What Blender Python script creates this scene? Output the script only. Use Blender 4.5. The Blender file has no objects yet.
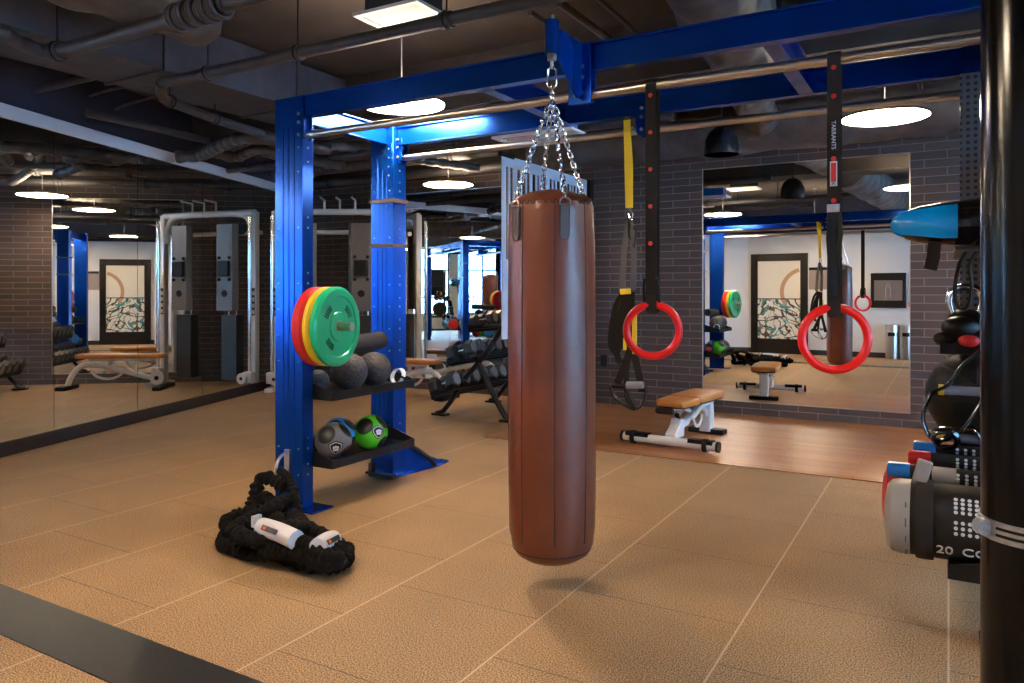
import bpy, math, random
from mathutils import Vector, Matrix, Euler
R = math.radians
random.seed(7)
scn = bpy.context.scene
COL = scn.collection
PI = math.pi
F, CX, HY, H, TH = 750.0, 512.0, 292.0, 1.25, R(30.2)
CT, ST = math.cos(TH), math.sin(TH)

def at(x, y, z=0.0):
    """world point at height z on the sight line of pixel x, y"""
    Z = F*(H-z)/(y-HY); l = (x-CX)/F*Z
    return Vector((l*CT-Z*ST, l*ST+Z*CT, z))

# ------------------------------------------------------------------ materials
def new_mat(name):
    m = bpy.data.materials.new(name); m.use_nodes = True
    nt = m.node_tree
    return m, nt, nt.nodes['Principled BSDF']

def mat(name, col, rough=.5, metal=0., noise=0., nscale=20., bump=0., bscale=60., coat=0., emit=None, estr=0., spec=.5):
    m, nt, b = new_mat(name)
    b.inputs['Base Color'].default_value = (*col, 1)
    b.inputs['Roughness'].default_value = rough
    b.inputs['Metallic'].default_value = metal
    b.inputs['Specular IOR Level'].default_value = spec
    b.inputs['Coat Weight'].default_value = coat
    tc = nt.nodes.new('ShaderNodeTexCoord')
    if noise > 0:
        n = nt.nodes.new('ShaderNodeTexNoise'); n.inputs['Scale'].default_value = nscale; n.inputs['Detail'].default_value = 5
        r = nt.nodes.new('ShaderNodeMapRange')
        r.inputs['From Min'].default_value = .3; r.inputs['From Max'].default_value = .7
        r.inputs['To Min'].default_value = 1-noise; r.inputs['To Max'].default_value = 1+noise
        mx = nt.nodes.new('ShaderNodeVectorMath'); mx.operation = 'SCALE'
        mx.inputs[0].default_value = col
        nt.links.new(tc.outputs['Object'], n.inputs['Vector'])
        nt.links.new(n.outputs['Fac'], r.inputs['Value'])
        nt.links.new(r.outputs['Result'], mx.inputs['Scale'])
        nt.links.new(mx.outputs['Vector'], b.inputs['Base Color'])
    if bump > 0:
        n2 = nt.nodes.new('ShaderNodeTexNoise'); n2.inputs['Scale'].default_value = bscale; n2.inputs['Detail'].default_value = 4
        bp = nt.nodes.new('ShaderNodeBump'); bp.inputs['Strength'].default_value = bump; bp.inputs['Distance'].default_value = .01
        nt.links.new(tc.outputs['Object'], n2.inputs['Vector'])
        nt.links.new(n2.outputs['Fac'], bp.inputs['Height'])
        nt.links.new(bp.outputs['Normal'], b.inputs['Normal'])
    if emit:
        b.inputs['Emission Color'].default_value = (*emit, 1); b.inputs['Emission Strength'].default_value = estr
    return m

def mth(nt, op, a, b=None, c=None):
    n = nt.nodes.new('ShaderNodeMath'); n.operation = op
    for i, v in enumerate((a, b, c)):
        if v is None: continue
        if isinstance(v, (int, float)): n.inputs[i].default_value = v
        else: nt.links.new(v, n.inputs[i])
    return n.outputs[0]

def mix(nt, fac, a, b):
    n = nt.nodes.new('ShaderNodeMix'); n.data_type = 'RGBA'
    for k, v in ((0, fac), (6, a), (7, b)):
        if isinstance(v, (int, float)): n.inputs[k].default_value = v
        elif isinstance(v, tuple): n.inputs[k].default_value = (*v, 1)
        else: nt.links.new(v, n.inputs[k])
    return n.outputs[2]

def floor_mat():
    m, nt, b = new_mat('speckled_rubber_tile')
    g = nt.nodes.new('ShaderNodeNewGeometry'); s = nt.nodes.new('ShaderNodeSeparateXYZ')
    nt.links.new(g.outputs['Position'], s.inputs[0])
    T = .676
    u = mth(nt, 'DIVIDE', mth(nt, 'ADD', s.outputs[0], 20*T), T)
    ci = mth(nt, 'FLOOR', u); fu = mth(nt, 'FRACT', u)
    off = mth(nt, 'MULTIPLY', mth(nt, 'MODULO', ci, 2.0), .5)
    v = mth(nt, 'ADD', mth(nt, 'DIVIDE', mth(nt, 'ADD', s.outputs[1], 20*T-.16), T), off)
    fv = mth(nt, 'FRACT', v)
    su = mth(nt, 'LESS_THAN', mth(nt, 'ABSOLUTE', mth(nt, 'SUBTRACT', fu, .5)), 2.0)
    du = mth(nt, 'MINIMUM', fu, mth(nt, 'SUBTRACT', 1.0, fu))
    dv = mth(nt, 'MINIMUM', fv, mth(nt, 'SUBTRACT', 1.0, fv))
    lu = mth(nt, 'LESS_THAN', du, .0050)
    lv = mth(nt, 'LESS_THAN', dv, .0036)
    n1 = nt.nodes.new('ShaderNodeTexNoise'); n1.inputs['Scale'].default_value = 190; n1.inputs['Detail'].default_value = 2
    nt.links.new(g.outputs['Position'], n1.inputs['Vector'])
    n2 = nt.nodes.new('ShaderNodeTexNoise'); n2.inputs['Scale'].default_value = 1.3; n2.inputs['Detail'].default_value = 5
    nt.links.new(g.outputs['Position'], n2.inputs['Vector'])
    cr = nt.nodes.new('ShaderNodeValToRGB')
    cr.color_ramp.elements[0].position = .38; cr.color_ramp.elements[0].color = (.085, .045, .020, 1)
    cr.color_ramp.elements[1].position = .56; cr.color_ramp.elements[1].color = (.53, .325, .148, 1)
    e = cr.color_ramp.elements.new(.72); e.color = (.74, .50, .26, 1)
    nt.links.new(n1.outputs['Fac'], cr.inputs[0])
    sc = nt.nodes.new('ShaderNodeMapRange'); sc.inputs['From Min'].default_value = .3; sc.inputs['From Max'].default_value = .7
    sc.inputs['To Min'].default_value = .82; sc.inputs['To Max'].default_value = 1.1
    nt.links.new(n2.outputs['Fac'], sc.inputs[0])
    vm = nt.nodes.new('ShaderNodeVectorMath'); vm.operation = 'SCALE'
    nt.links.new(cr.outputs[0], vm.inputs[0]); nt.links.new(sc.outputs[0], vm.inputs['Scale'])
    c = mix(nt, mth(nt, 'MULTIPLY', lv, .75), vm.outputs[0], (.07, .045, .03))
    c = mix(nt, mth(nt, 'MULTIPLY', lu, .8), c, (.66, .50, .34))
    nt.links.new(c, b.inputs['Base Color'])
    b.inputs['Roughness'].default_value = .62
    bp = nt.nodes.new('ShaderNodeBump'); bp.inputs['Strength'].default_value = .08; bp.inputs['Distance'].default_value = .003
    nt.links.new(n1.outputs['Fac'], bp.inputs['Height']); nt.links.new(bp.outputs[0], b.inputs['Normal'])
    return m

def plank_mat():
    m, nt, b = new_mat('oak_strip_flooring')
    g = nt.nodes.new('ShaderNodeNewGeometry')
    br = nt.nodes.new('ShaderNodeTexBrick')
    nt.links.new(g.outputs['Position'], br.inputs['Vector'])
    br.inputs['Scale'].default_value = 1; br.inputs['Brick Width'].default_value = 1.1; br.inputs['Row Height'].default_value = .085
    br.inputs['Mortar Size'].default_value = .0018; br.inputs['Color1'].default_value = (.54, .215, .062, 1)
    br.inputs['Color2'].default_value = (.38, .145, .04, 1); br.inputs['Mortar'].default_value = (.06, .025, .012, 1)
    mp = nt.nodes.new('ShaderNodeMapping'); mp.inputs['Scale'].default_value = (1.5, 30, 1)
    nt.links.new(g.outputs['Position'], mp.inputs[0])
    n = nt.nodes.new('ShaderNodeTexNoise'); n.inputs['Scale'].default_value = 2; n.inputs['Detail'].default_value = 5
    nt.links.new(mp.outputs[0], n.inputs['Vector'])
    c = mix(nt, mth(nt, 'MULTIPLY', n.outputs['Fac'], .5), br.outputs['Color'], (.16, .07, .03))
    nt.links.new(c, b.inputs['Base Color']); b.inputs['Roughness'].default_value = .33
    return m

def brick_mat():
    m, nt, b = new_mat('dark_thin_brick')
    g = nt.nodes.new('ShaderNodeNewGeometry'); s = nt.nodes.new('ShaderNodeSeparateXYZ'); cb = nt.nodes.new('ShaderNodeCombineXYZ')
    nt.links.new(g.outputs['Position'], s.inputs[0])
    nt.links.new(mth(nt, 'ADD', s.outputs[0], s.outputs[1]), cb.inputs[0]); nt.links.new(s.outputs[2], cb.inputs[1])
    br = nt.nodes.new('ShaderNodeTexBrick'); nt.links.new(cb.outputs[0], br.inputs['Vector'])
    br.inputs['Scale'].default_value = 1; br.inputs['Brick Width'].default_value = .36; br.inputs['Row Height'].default_value = .0765
    br.inputs['Mortar Size'].default_value = .0042; br.inputs['Mortar Smooth'].default_value = .2; br.inputs['Bias'].default_value = -.1
    br.inputs['Color1'].default_value = (.098, .062, .050, 1); br.inputs['Color2'].default_value = (.052, .035, .031, 1)
    br.inputs['Mortar'].default_value = (.27, .21, .175, 1)
    n = nt.nodes.new('ShaderNodeTexNoise'); n.inputs['Scale'].default_value = 6; n.inputs['Detail'].default_value = 5
    nt.links.new(g.outputs['Position'], n.inputs['Vector'])
    c = mix(nt, mth(nt, 'MULTIPLY', n.outputs['Fac'], .35), br.outputs['Color'], (.10, .075, .065))
    nt.links.new(c, b.inputs['Base Color']); b.inputs['Roughness'].default_value = .6
    bp = nt.nodes.new('ShaderNodeBump'); bp.invert = True; bp.inputs['Strength'].default_value = .5; bp.inputs['Distance'].default_value = .006
    nt.links.new(br.outputs['Fac'], bp.inputs['Height']); nt.links.new(bp.outputs[0], b.inputs['Normal'])
    return m

def leather_mat():
    m, nt, b = new_mat('worn_brown_leather')
    tc = nt.nodes.new('ShaderNodeTexCoord')
    n = nt.nodes.new('ShaderNodeTexNoise'); n.inputs['Scale'].default_value = 3.2; n.inputs['Detail'].default_value = 7; n.inputs['Distortion'].default_value = .6
    nt.links.new(tc.outputs['Object'], n.inputs['Vector'])
    cr = nt.nodes.new('ShaderNodeValToRGB')
    cr.color_ramp.elements[0].position = .3; cr.color_ramp.elements[0].color = (.125, .026, .009, 1)
    cr.color_ramp.elements[1].position = .75; cr.color_ramp.elements[1].color = (.22, .054, .020, 1)
    nt.links.new(n.outputs['Fac'], cr.inputs[0]); nt.links.new(cr.outputs[0], b.inputs['Base Color'])
    b.inputs['Roughness'].default_value = .36; b.inputs['Specular IOR Level'].default_value = .55
    n2 = nt.nodes.new('ShaderNodeTexNoise'); n2.inputs['Scale'].default_value = 9; n2.inputs['Detail'].default_value = 6
    nt.links.new(tc.outputs['Object'], n2.inputs['Vector'])
    bp = nt.nodes.new('ShaderNodeBump'); bp.inputs['Strength'].default_value = .28; bp.inputs['Distance'].default_value = .012
    nt.links.new(n2.outputs['Fac'], bp.inputs['Height']); nt.links.new(bp.outputs[0], b.inputs['Normal'])
    return m

def mural_mat():
    m, nt, b = new_mat('printed_glass_mural')
    g = nt.nodes.new('ShaderNodeNewGeometry'); s = nt.nodes.new('ShaderNodeSeparateXYZ'); nt.links.new(g.outputs['Position'], s.inputs[0])
    def swirl(scale, dist, lo, seed):
        n = nt.nodes.new('ShaderNodeTexNoise'); n.noise_dimensions = '4D'; n.inputs['W'].default_value = seed
        n.inputs['Scale'].default_value = scale; n.inputs['Distortion'].default_value = dist; n.inputs['Detail'].default_value = 1
        nt.links.new(g.outputs['Position'], n.inputs['Vector'])
        return mth(nt, 'LESS_THAN', mth(nt, 'ABSOLUTE', mth(nt, 'SUBTRACT', n.outputs['Fac'], .5)), lo)
    low = mth(nt, 'LESS_THAN', s.outputs[2], 1.12)
    c = mix(nt, mth(nt, 'MULTIPLY', swirl(2.2, 2.2, .045, 2.), low), (.74, .70, .60), (.12, .09, .07))
    c = mix(nt, mth(nt, 'MULTIPLY', swirl(2.8, 2.6, .03, 9.), low), c, (.09, .30, .31))
    nt.links.new(c, b.inputs['Base Color']); b.inputs['Roughness'].default_value = .15
    return m

def ball_mat(name, c1, c2):
    m, nt, b = new_mat(name)
    tc = nt.nodes.new('ShaderNodeTexCoord')
    vo = nt.nodes.new('ShaderNodeTexVoronoi'); vo.inputs['Scale'].default_value = 6.5; vo.inputs['Randomness'].default_value = .55
    nt.links.new(tc.outputs['Object'], vo.inputs['Vector'])
    f = mth(nt, 'LESS_THAN', vo.outputs['Distance'], .36)
    nt.links.new(mix(nt, f, c1, c2), b.inputs['Base Color']); b.inputs['Roughness'].default_value = .42
    return m

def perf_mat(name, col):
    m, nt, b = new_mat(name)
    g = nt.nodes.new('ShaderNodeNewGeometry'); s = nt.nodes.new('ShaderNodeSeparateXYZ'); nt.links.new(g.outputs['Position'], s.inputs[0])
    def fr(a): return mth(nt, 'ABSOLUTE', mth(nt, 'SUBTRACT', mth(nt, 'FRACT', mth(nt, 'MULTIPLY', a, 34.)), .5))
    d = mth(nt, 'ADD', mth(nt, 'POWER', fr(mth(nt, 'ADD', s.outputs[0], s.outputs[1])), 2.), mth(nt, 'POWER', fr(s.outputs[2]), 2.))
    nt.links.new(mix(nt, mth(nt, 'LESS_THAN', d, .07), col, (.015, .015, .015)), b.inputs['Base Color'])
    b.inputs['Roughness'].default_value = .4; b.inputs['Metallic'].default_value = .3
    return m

MT = dict(
 floor=floor_mat(), plank=plank_mat(), brick=brick_mat(), leather=leather_mat(), mural=mural_mat(),
 strip=mat('black_rubber_strip', (.008, .008, .009), .5, noise=.3, nscale=90),
 blue=mat('gloss_blue_paint', (.0, .050, .34), .22, .65, noise=.12, nscale=3, spec=.3),
 mirror=mat('mirror_silver', (.88, .90, .89), 0.0, 1.0),
 white=mat('white_wall_paint', (.62, .62, .63), .75), band=mat('pale_trim_paint', (.74, .76, .84), .5),
 dark=mat('dark_ceiling_paint', (.052, .040, .034), .85, noise=.25, nscale=2.5, bump=.3, bscale=8),
 soffit=mat('charcoal_soffit_paint', (.042, .042, .072), .75, noise=.15, nscale=2),
 pipe=mat('dark_painted_pipe', (.062, .054, .056), .5, noise=.2, nscale=12),
 duct=mat('dark_painted_duct', (.062, .058, .070), .6, noise=.3, nscale=5, bump=.6, bscale=7),
 wrap=mat('wrinkled_duct_wrap', (.085, .070, .064), .42, noise=.35, nscale=7, bump=1., bscale=6),
 base=mat('dark_skirting', (.022, .015, .016), .45),
 steel=mat('brushed_steel', (.55, .51, .46), .28, 1.), chrome=mat('chrome', (.8, .8, .8), .09, 1.),
 galv=mat('galvanised_steel', (.55, .55, .56), .35, .9, noise=.2, nscale=40),
 bolt=mat('dull_bolt', (.22, .22, .24), .4, .8),
 black=mat('black_plastic', (.007, .006, .006), .45, spec=.3), blackg=mat('gloss_black_vinyl', (.012, .010, .010), .18, coat=.5),
 web=mat('black_webbing', (.027, .020, .016), .8, spec=.2, bump=.3, bscale=220), webgrey=mat('grey_webbing', (.11, .10, .095), .7),
 rubber=mat('black_rubber', (.010, .010, .010), .55, spec=.3, noise=.3, nscale=50),
 red=mat('gloss_red_plastic', (.92, .008, .006), .3), button=mat('red_button', (.65, .02, .015), .5),
 redp=mat('red_rubber_plate', (.58, .012, .012), .42), yellp=mat('yellow_rubber_plate', (.85, .52, .01), .42),
 greenp=mat('green_rubber_plate', (.004, .50, .22), .32, coat=.2), greend=mat('dark_green_lettering', (.004, .16, .08), .5),
 yellow=mat('yellow_webbing', (.88, .60, .01), .55), tan=mat('tan_vinyl', (.55, .205, .035), .34, noise=.08),
 cream=mat('cream_white_paint', (.72, .68, .63), .3, coat=.3), sage=mat('grey_shroud', (.15, .135, .12), .4, .1),
 slam=mat('textured_grey_rubber', (.055, .051, .052), .62, noise=.4, nscale=40, bump=.8, bscale=60),
 slamblue=mat('textured_blue_black_rubber', (.04, .055, .08), .6, noise=.4, nscale=40, bump=.8, bscale=60),
 foam=mat('charcoal_foam', (.03, .025, .024), .6),
 ballgrey=ball_mat('grey_black_ball', (.155, .15, .15), (.015, .015, .015)), ballgreen=ball_mat('green_black_ball', (.10, .58, .02), (.015, .015, .015)),
 ballblue=ball_mat('blue_black_ball', (.02, .26, .70), (.015, .015, .015)), ballred=ball_mat('red_black_ball', (.55, .02, .03), (.015, .015, .015)),
 rope=mat('black_nylon_sleeve', (.005, .0045, .0045), .8, spec=.2, bump=.8, bscale=90), label=mat('white_label', (.62, .62, .64), .5),
 orange=mat('orange_print', (.75, .15, .03), .5), bluew=mat('blue_glossy_wrap', (.0, .36, .95), .2, bump=.5, bscale=14),
 capgrey=mat('grey_vinyl_cap', (.30, .28, .26), .45), brownblack=mat('faded_black_canvas', (.014, .011, .010), .6, spec=.3, noise=.2),
 head=mat('grey_urethane_head', (.026, .023, .022), .45), headface=mat('worn_grey_head_face', (.20, .18, .165), .5),
 shelf=mat('black_powder_coat', (.009, .008, .008), .4, spec=.3), trim=mat('dark_bronze_frame', (.014, .010, .008), .4, spec=.3),
 slot=mat('pale_slotted_panel', (.58, .60, .68), .5), lampw=mat('lit_lamp_disc', (1, 1, 1), .5, emit=(1.0, .80, .57), estr=44.), lampup=mat('lit_lamp_top', (1, 1, 1), .5, emit=(1.0, .80, .57), estr=3.),
 grey=mat('grey_plastic', (.25, .25, .26), .5), lampshell=mat('black_lamp_shell', (.010, .014, .022), .25, coat=.3),
 grille=mat('white_grille', (.85, .83, .80), .5), perf=perf_mat('perforated_shade_grey', (.10, .10, .11)),
 screen=mat('lit_screen', (.05, .1, .12), .2, emit=(.25, .75, .95), estr=1.6), facade=mat('office_facade', (.35, .5, .6), .4),
 column=mat('beige_column_paint', (.60, .50, .40), .7), stain=mat('stainless_panel', (.42, .40, .38), .35, .9),
 stackm=mat('weight_stack_iron', (.03, .028, .028), .45), silver=mat('silver_print', (.60, .58, .55), .5),
 board=mat('taupe_board', (.28, .235, .21), .6), gold=mat('gold_print', (.55, .45, .30), .5),
 tabgrey=mat('grey_leather_tab', (.085, .058, .044), .45), stitch=mat('dark_stitching', (.02, .012, .01), .7),
 bluecloth=mat('blue_plastic', (.01, .16, .55), .3),
)

# ------------------------------------------------------------------ mesh builder
class MB:
    def __init__(s): s.v = []; s.f = []
    def add(s, vs, fs):
        n = len(s.v); s.v += [Vector(v) for v in vs]; s.f += [tuple(i+n for i in f) for f in fs]; return s
    def box(s, c, d, rot=None):
        hx, hy, hz = d[0]/2, d[1]/2, d[2]/2
        vs = [Vector((x, y, z)) for x in (-hx, hx) for y in (-hy, hy) for z in (-hz, hz)]
        if rot is not None: vs = [rot @ v for v in vs]
        return s.add([Vector(c)+v for v in vs], [(0,1,3,2),(4,6,7,5),(0,4,5,1),(2,3,7,6),(0,2,6,4),(1,5,7,3)])
    def bx(s, a, b):
        a, b = Vector(a), Vector(b); return s.box((a+b)/2, [abs(b[i]-a[i]) for i in range(3)])
    def prism(s, pts, p0, u, v, w, t):
        """polygon pts (a,b) in plane u,v at origin p0, thickness t along w"""
        p0, u, v, w = Vector(p0), Vector(u), Vector(v), Vector(w); n = len(pts)
        a = [p0+u*q[0]+v*q[1] for q in pts]; b = [q+w*t for q in a]
        return s.add(a+b, [tuple(range(n))[::-1], tuple(range(n, 2*n))]+[(i, (i+1) % n, n+(i+1) % n, n+i) for i in range(n)])
    def tube(s, pts, r, n=12, closed=False, caps=True, flat=None):
        pts = [Vector(p) for p in pts]; m = len(pts)
        rs = r if isinstance(r, (list, tuple)) else [r]*m
        T = []
        for i in range(m):
            a = pts[i-1] if (i > 0 or closed) else pts[i]; b = pts[(i+1) % m] if (i < m-1 or closed) else pts[i]
            d = b-a; T.append(d.normalized() if d.length > 1e-9 else Vector((0, 0, 1)))
        t = T[0]; ref = Vector((0, 0, 1)) if abs(t.z) < .9 else Vector((1, 0, 0))
        N = (ref-t*ref.dot(t)).normalized(); vs = []
        for i in range(m):
            t = T[i]; N = N-t*N.dot(t)
            if N.length < 1e-6: N = t.orthogonal()
            N.normalize(); B = t.cross(N)
            for k in range(n):
                a = 2*PI*k/n
                fx, fy = (1, 1) if flat is None else flat
                vs.append(pts[i]+N*math.cos(a)*rs[i]*fx+B*math.sin(a)*rs[i]*fy)
        fs = []
        for i in range(m if closed else m-1):
            j = (i+1) % m
            for k in range(n): fs.append((i*n+k, i*n+(k+1) % n, j*n+(k+1) % n, j*n+k))
        if not closed and caps: fs += [tuple(range(n))[::-1], tuple((m-1)*n+k for k in range(n))]
        return s.add(vs, fs)
    def ribbon(s, pts, w, t, side):
        """flat strap along pts, width w along side vector, thickness t"""
        pts = [Vector(p) for p in pts]; side = Vector(side).normalized(); m = len(pts); vs = []
        for i in range(m):
            d = (pts[min(i+1, m-1)]-pts[max(i-1, 0)]).normalized(); sd = (side-d*side.dot(d)).normalized(); nn = d.cross(sd)
            for a, b in ((-1, -1), (1, -1), (1, 1), (-1, 1)): vs.append(pts[i]+sd*a*w/2+nn*b*t/2)
        fs = [(0, 1, 2, 3), tuple((m-1)*4+k for k in (3, 2, 1, 0))]
        for i in range(m-1):
            for k in range(4): fs.append((i*4+k, (i+1)*4+k, (i+1)*4+(k+1) % 4, i*4+(k+1) % 4))
        return s.add(vs, fs)
    def cyl(s, a, b, r, n=20, r2=None):
        return s.tube([a, b], [r, r if r2 is None else r2], n)
    def lathe(s, prof, c=(0, 0, 0), axis=(0, 0, 1), n=32, wob=None):
        c = Vector(c); q = Vector((0, 0, 1)).rotation_difference(Vector(axis)); vs = []
        for i, (r, z) in enumerate(prof):
            for k in range(n):
                a = 2*PI*k/n; rr = r*(wob(a, z, i) if wob else 1)
                vs.append(c+q @ Vector((rr*math.cos(a), rr*math.sin(a), z)))
        m = len(prof); fs = []
        for i in range(m-1):
            for k in range(n): fs.append((i*n+k, i*n+(k+1) % n, (i+1)*n+(k+1) % n, (i+1)*n+k))
        if prof[0][0] > 1e-5: fs.append(tuple(range(n))[::-1])
        if prof[-1][0] > 1e-5: fs.append(tuple((m-1)*n+k for k in range(n)))
        return s.add(vs, fs)
    def sphere(s, c, r, n=32, m=18, sc=(1, 1, 1)):
        vs = []; c = Vector(c)
        for i in range(m+1):
            p = PI*i/m
            for k in range(n):
                a = 2*PI*k/n; vs.append(c+Vector((math.sin(p)*math.cos(a)*r*sc[0], math.sin(p)*math.sin(a)*r*sc[1], -math.cos(p)*r*sc[2])))
        return s.add(vs, [(i*n+k, i*n+(k+1) % n, (i+1)*n+(k+1) % n, (i+1)*n+k) for i in range(m) for k in range(n)])
    def ring(s, c, R_, r, nrm=(0, 0, 1), n=40, k=14, stretch=1., a0=0., a1=2*PI, up=None):
        nrm = Vector(nrm).normalized(); u = Vector(up).normalized() if up else nrm.orthogonal().normalized(); v = nrm.cross(u); c = Vector(c)
        full = abs(a1-a0-2*PI) < 1e-6; cnt = n if full else n+1
        pts = [c+u*math.cos(a0+(a1-a0)*i/n)*R_*stretch+v*math.sin(a0+(a1-a0)*i/n)*R_ for i in range(cnt)]
        return s.tube(pts, r, k, closed=full)
    def build(s, name, m, parent=None, bevel=0., smooth=True, local=True, ang=35):
        """local=False: coordinates are world ones, brought into the parent's frame"""
        vs = s.v
        if parent is not None and not local:
            inv = (Matrix.Translation(parent.location) @ parent.rotation_euler.to_matrix().to_4x4()).inverted()
            vs = [inv @ v for v in vs]
        loc = Vector((0, 0, 0))
        if parent is None or parent.type == 'MESH':
            if parent is None:
                lo = Vector([min(v[i] for v in vs) for i in range(3)]); hi = Vector([max(v[i] for v in vs) for i in range(3)])
                loc = Vector(((lo.x+hi.x)/2, (lo.y+hi.y)/2, lo.z)); vs = [v-loc for v in vs]
        me = bpy.data.meshes.new(name); me.from_pydata([tuple(v) for v in vs], [], s.f)
        me.materials.append(m)
        if smooth:
            me.shade_smooth(); me.set_sharp_from_angle(angle=R(ang))
        import bmesh
        bm = bmesh.new(); bm.from_mesh(me); bmesh.ops.recalc_face_normals(bm, faces=bm.faces); bm.to_mesh(me); bm.free()
        o = bpy.data.objects.new(name, me); COL.objects.link(o); o.location = loc
        if parent is not None: o.parent = parent
        if bevel > 0:
            md = o.modifiers.new('bevel', 'BEVEL'); md.width = bevel; md.segments = 2; md.limit_method = 'ANGLE'
        return o

def part(name, mb, m, parent, bevel=0., world=False, ang=35):
    # sub-parts: parents that are meshes share their own parent's frame
    if world:
        root = parent
        while root.parent is not None: root = root.parent
        if root.type == 'MESH': inv = Matrix.Translation(root.location).inverted()
        else: inv = (Matrix.Translation(root.location) @ root.rotation_euler.to_matrix().to_4x4()).inverted()
        mb.v = [inv @ v for v in mb.v]
    return mb.build(name, m, parent, bevel=bevel, ang=ang)

def with_bolts(o, mb, m):
    """merge bolt heads (surface detail) into part o as a second material"""
    root = o
    while root.parent is not None: root = root.parent
    inv = (Matrix.Translation(root.location) @ root.rotation_euler.to_matrix().to_4x4()).inverted()
    me = o.data; n = len(me.vertices)
    vs = [tuple(v.co) for v in me.vertices]+[tuple(inv @ v) for v in mb.v]
    fs = [tuple(p.vertices) for p in me.polygons]+[tuple(i+n for i in f) for f in mb.f]
    k = len(me.polygons); nm = bpy.data.meshes.new(me.name); nm.from_pydata(vs, [], fs)
    nm.materials.append(me.materials[0]); nm.materials.append(m)
    for i, p in enumerate(nm.polygons): p.material_index = 0 if i < k else 1
    nm.shade_smooth(); nm.set_sharp_from_angle(angle=R(35)); o.data = nm
    for md in o.modifiers: md.limit_method = 'WEIGHT' if False else 'ANGLE'
    return o

def tag(o, label, cat=None, group=None, kind=None):
    if label: o['label'] = label
    if cat: o['category'] = cat
    if group: o['group'] = group
    if kind: o['kind'] = kind
    return o
def thing(name, label, cat, loc=(0, 0, 0), rz=0., group=None):
    o = bpy.data.objects.new(name, None); COL.objects.link(o); o.empty_display_size = .1
    o.location = loc; o.rotation_euler = (0, 0, rz); return tag(o, label, cat, group)
def struct(name, mb, m, label=None, bevel=0.):
    o = mb.build(name, m, None, bevel=bevel); return tag(o, label, None, None, 'structure')
KIDS = {}
def dup(root, loc, rz=None, label=None, group=None, rot=None):
    def kids(o): return [c for c in bpy.data.objects if c.parent == o]
    def cp(o, p):
        c = o.copy(); COL.objects.link(c); c.parent = p
        for k in KIDS.setdefault(o.name, kids(o)): cp(k, c)
        return c
    r = cp(root, None); r.location = loc
    if rz is not None: r.rotation_euler = (0, 0, rz)
    if rot is not None: r.rotation_euler = rot
    if label: r['label'] = label
    if group: r['group'] = group
    return r
def text(name, body, size, m, parent, origin, xdir, ydir, depth=.0015):
    cu = bpy.data.curves.new(name, 'FONT'); cu.body = body; cu.size = size; cu.extrude = depth; cu.align_x = 'CENTER'; cu.align_y = 'CENTER'
    o = bpy.data.objects.new(name, cu)
    x = Vector(xdir).normalized(); y = Vector(ydir).normalized(); z = x.cross(y)
    mx = Matrix((x, y, z)).transposed().to_4x4(); mx.translation = Vector(origin)
    COL.objects.link(o); bpy.context.view_layer.update()
    me = bpy.data.meshes.new_from_object(o); COL.objects.unlink(o); bpy.data.objects.remove(o)
    me.transform(mx)
    root = parent
    while root.parent is not None: root = root.parent
    if root.type == 'MESH': me.transform(Matrix.Translation(root.location).inverted())
    else: me.transform((Matrix.Translation(root.location) @ root.rotation_euler.to_matrix().to_4x4()).inverted())
    me.materials.clear(); me.materials.append(m)
    o = bpy.data.objects.new(name, me); COL.objects.link(o); o.parent = parent
    return o

# ------------------------------------------------------------------ camera
cam = bpy.data.cameras.new('camera'); co = bpy.data.objects.new('camera', cam); COL.objects.link(co)
co.location = (0, 0, H); co.rotation_euler = (R(90), 0, TH)
cam.sensor_width = 36; cam.lens = F/1024*36; cam.shift_y = (HY-341.5)/1024
cam.clip_start = .05
scn.camera = co
scn.view_settings.view_transform = 'Standard'; scn.view_settings.look = 'None'; scn.view_settings.gamma = 1
scn.view_settings.use_curve_mapping = False
scn.view_settings.exposure = 2.75

# ------------------------------------------------------------------ room shell
YW, ZC = 7.75, 3.15
A = R(20.0); LD = Vector((-math.sin(A), math.cos(A), 0)); LP = Vector((-6.55, 3.9, 0)); LN = Vector((math.cos(A), math.sin(A), 0))
def lw(t, off=0., z=0.): return LP+LD*t+LN*off+Vector((0, 0, z))
tC = (YW-LP.y)/LD.y            # corner with the brick wall
tB = (.05-LP.y)/LD.y           # corner with the angled back wall
RX = 5.2
struct('floor', MB().bx((-8.6, -1.4, -.1), (RX+.1, YW+.3, 0)), MT['floor'])
struct('floor_wood', MB().bx((-3.45, 5.45, 0), (RX, YW, .008)), MT['plank'])
struct('floor_strip', MB().bx((-6.2, 1.425, 0), (RX, 1.67, .004)), MT['strip'])
struct('ceiling', MB().bx((-8.8, -1.4, ZC), (RX+.1, YW+.3, ZC+.1)), MT['dark'])
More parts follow.
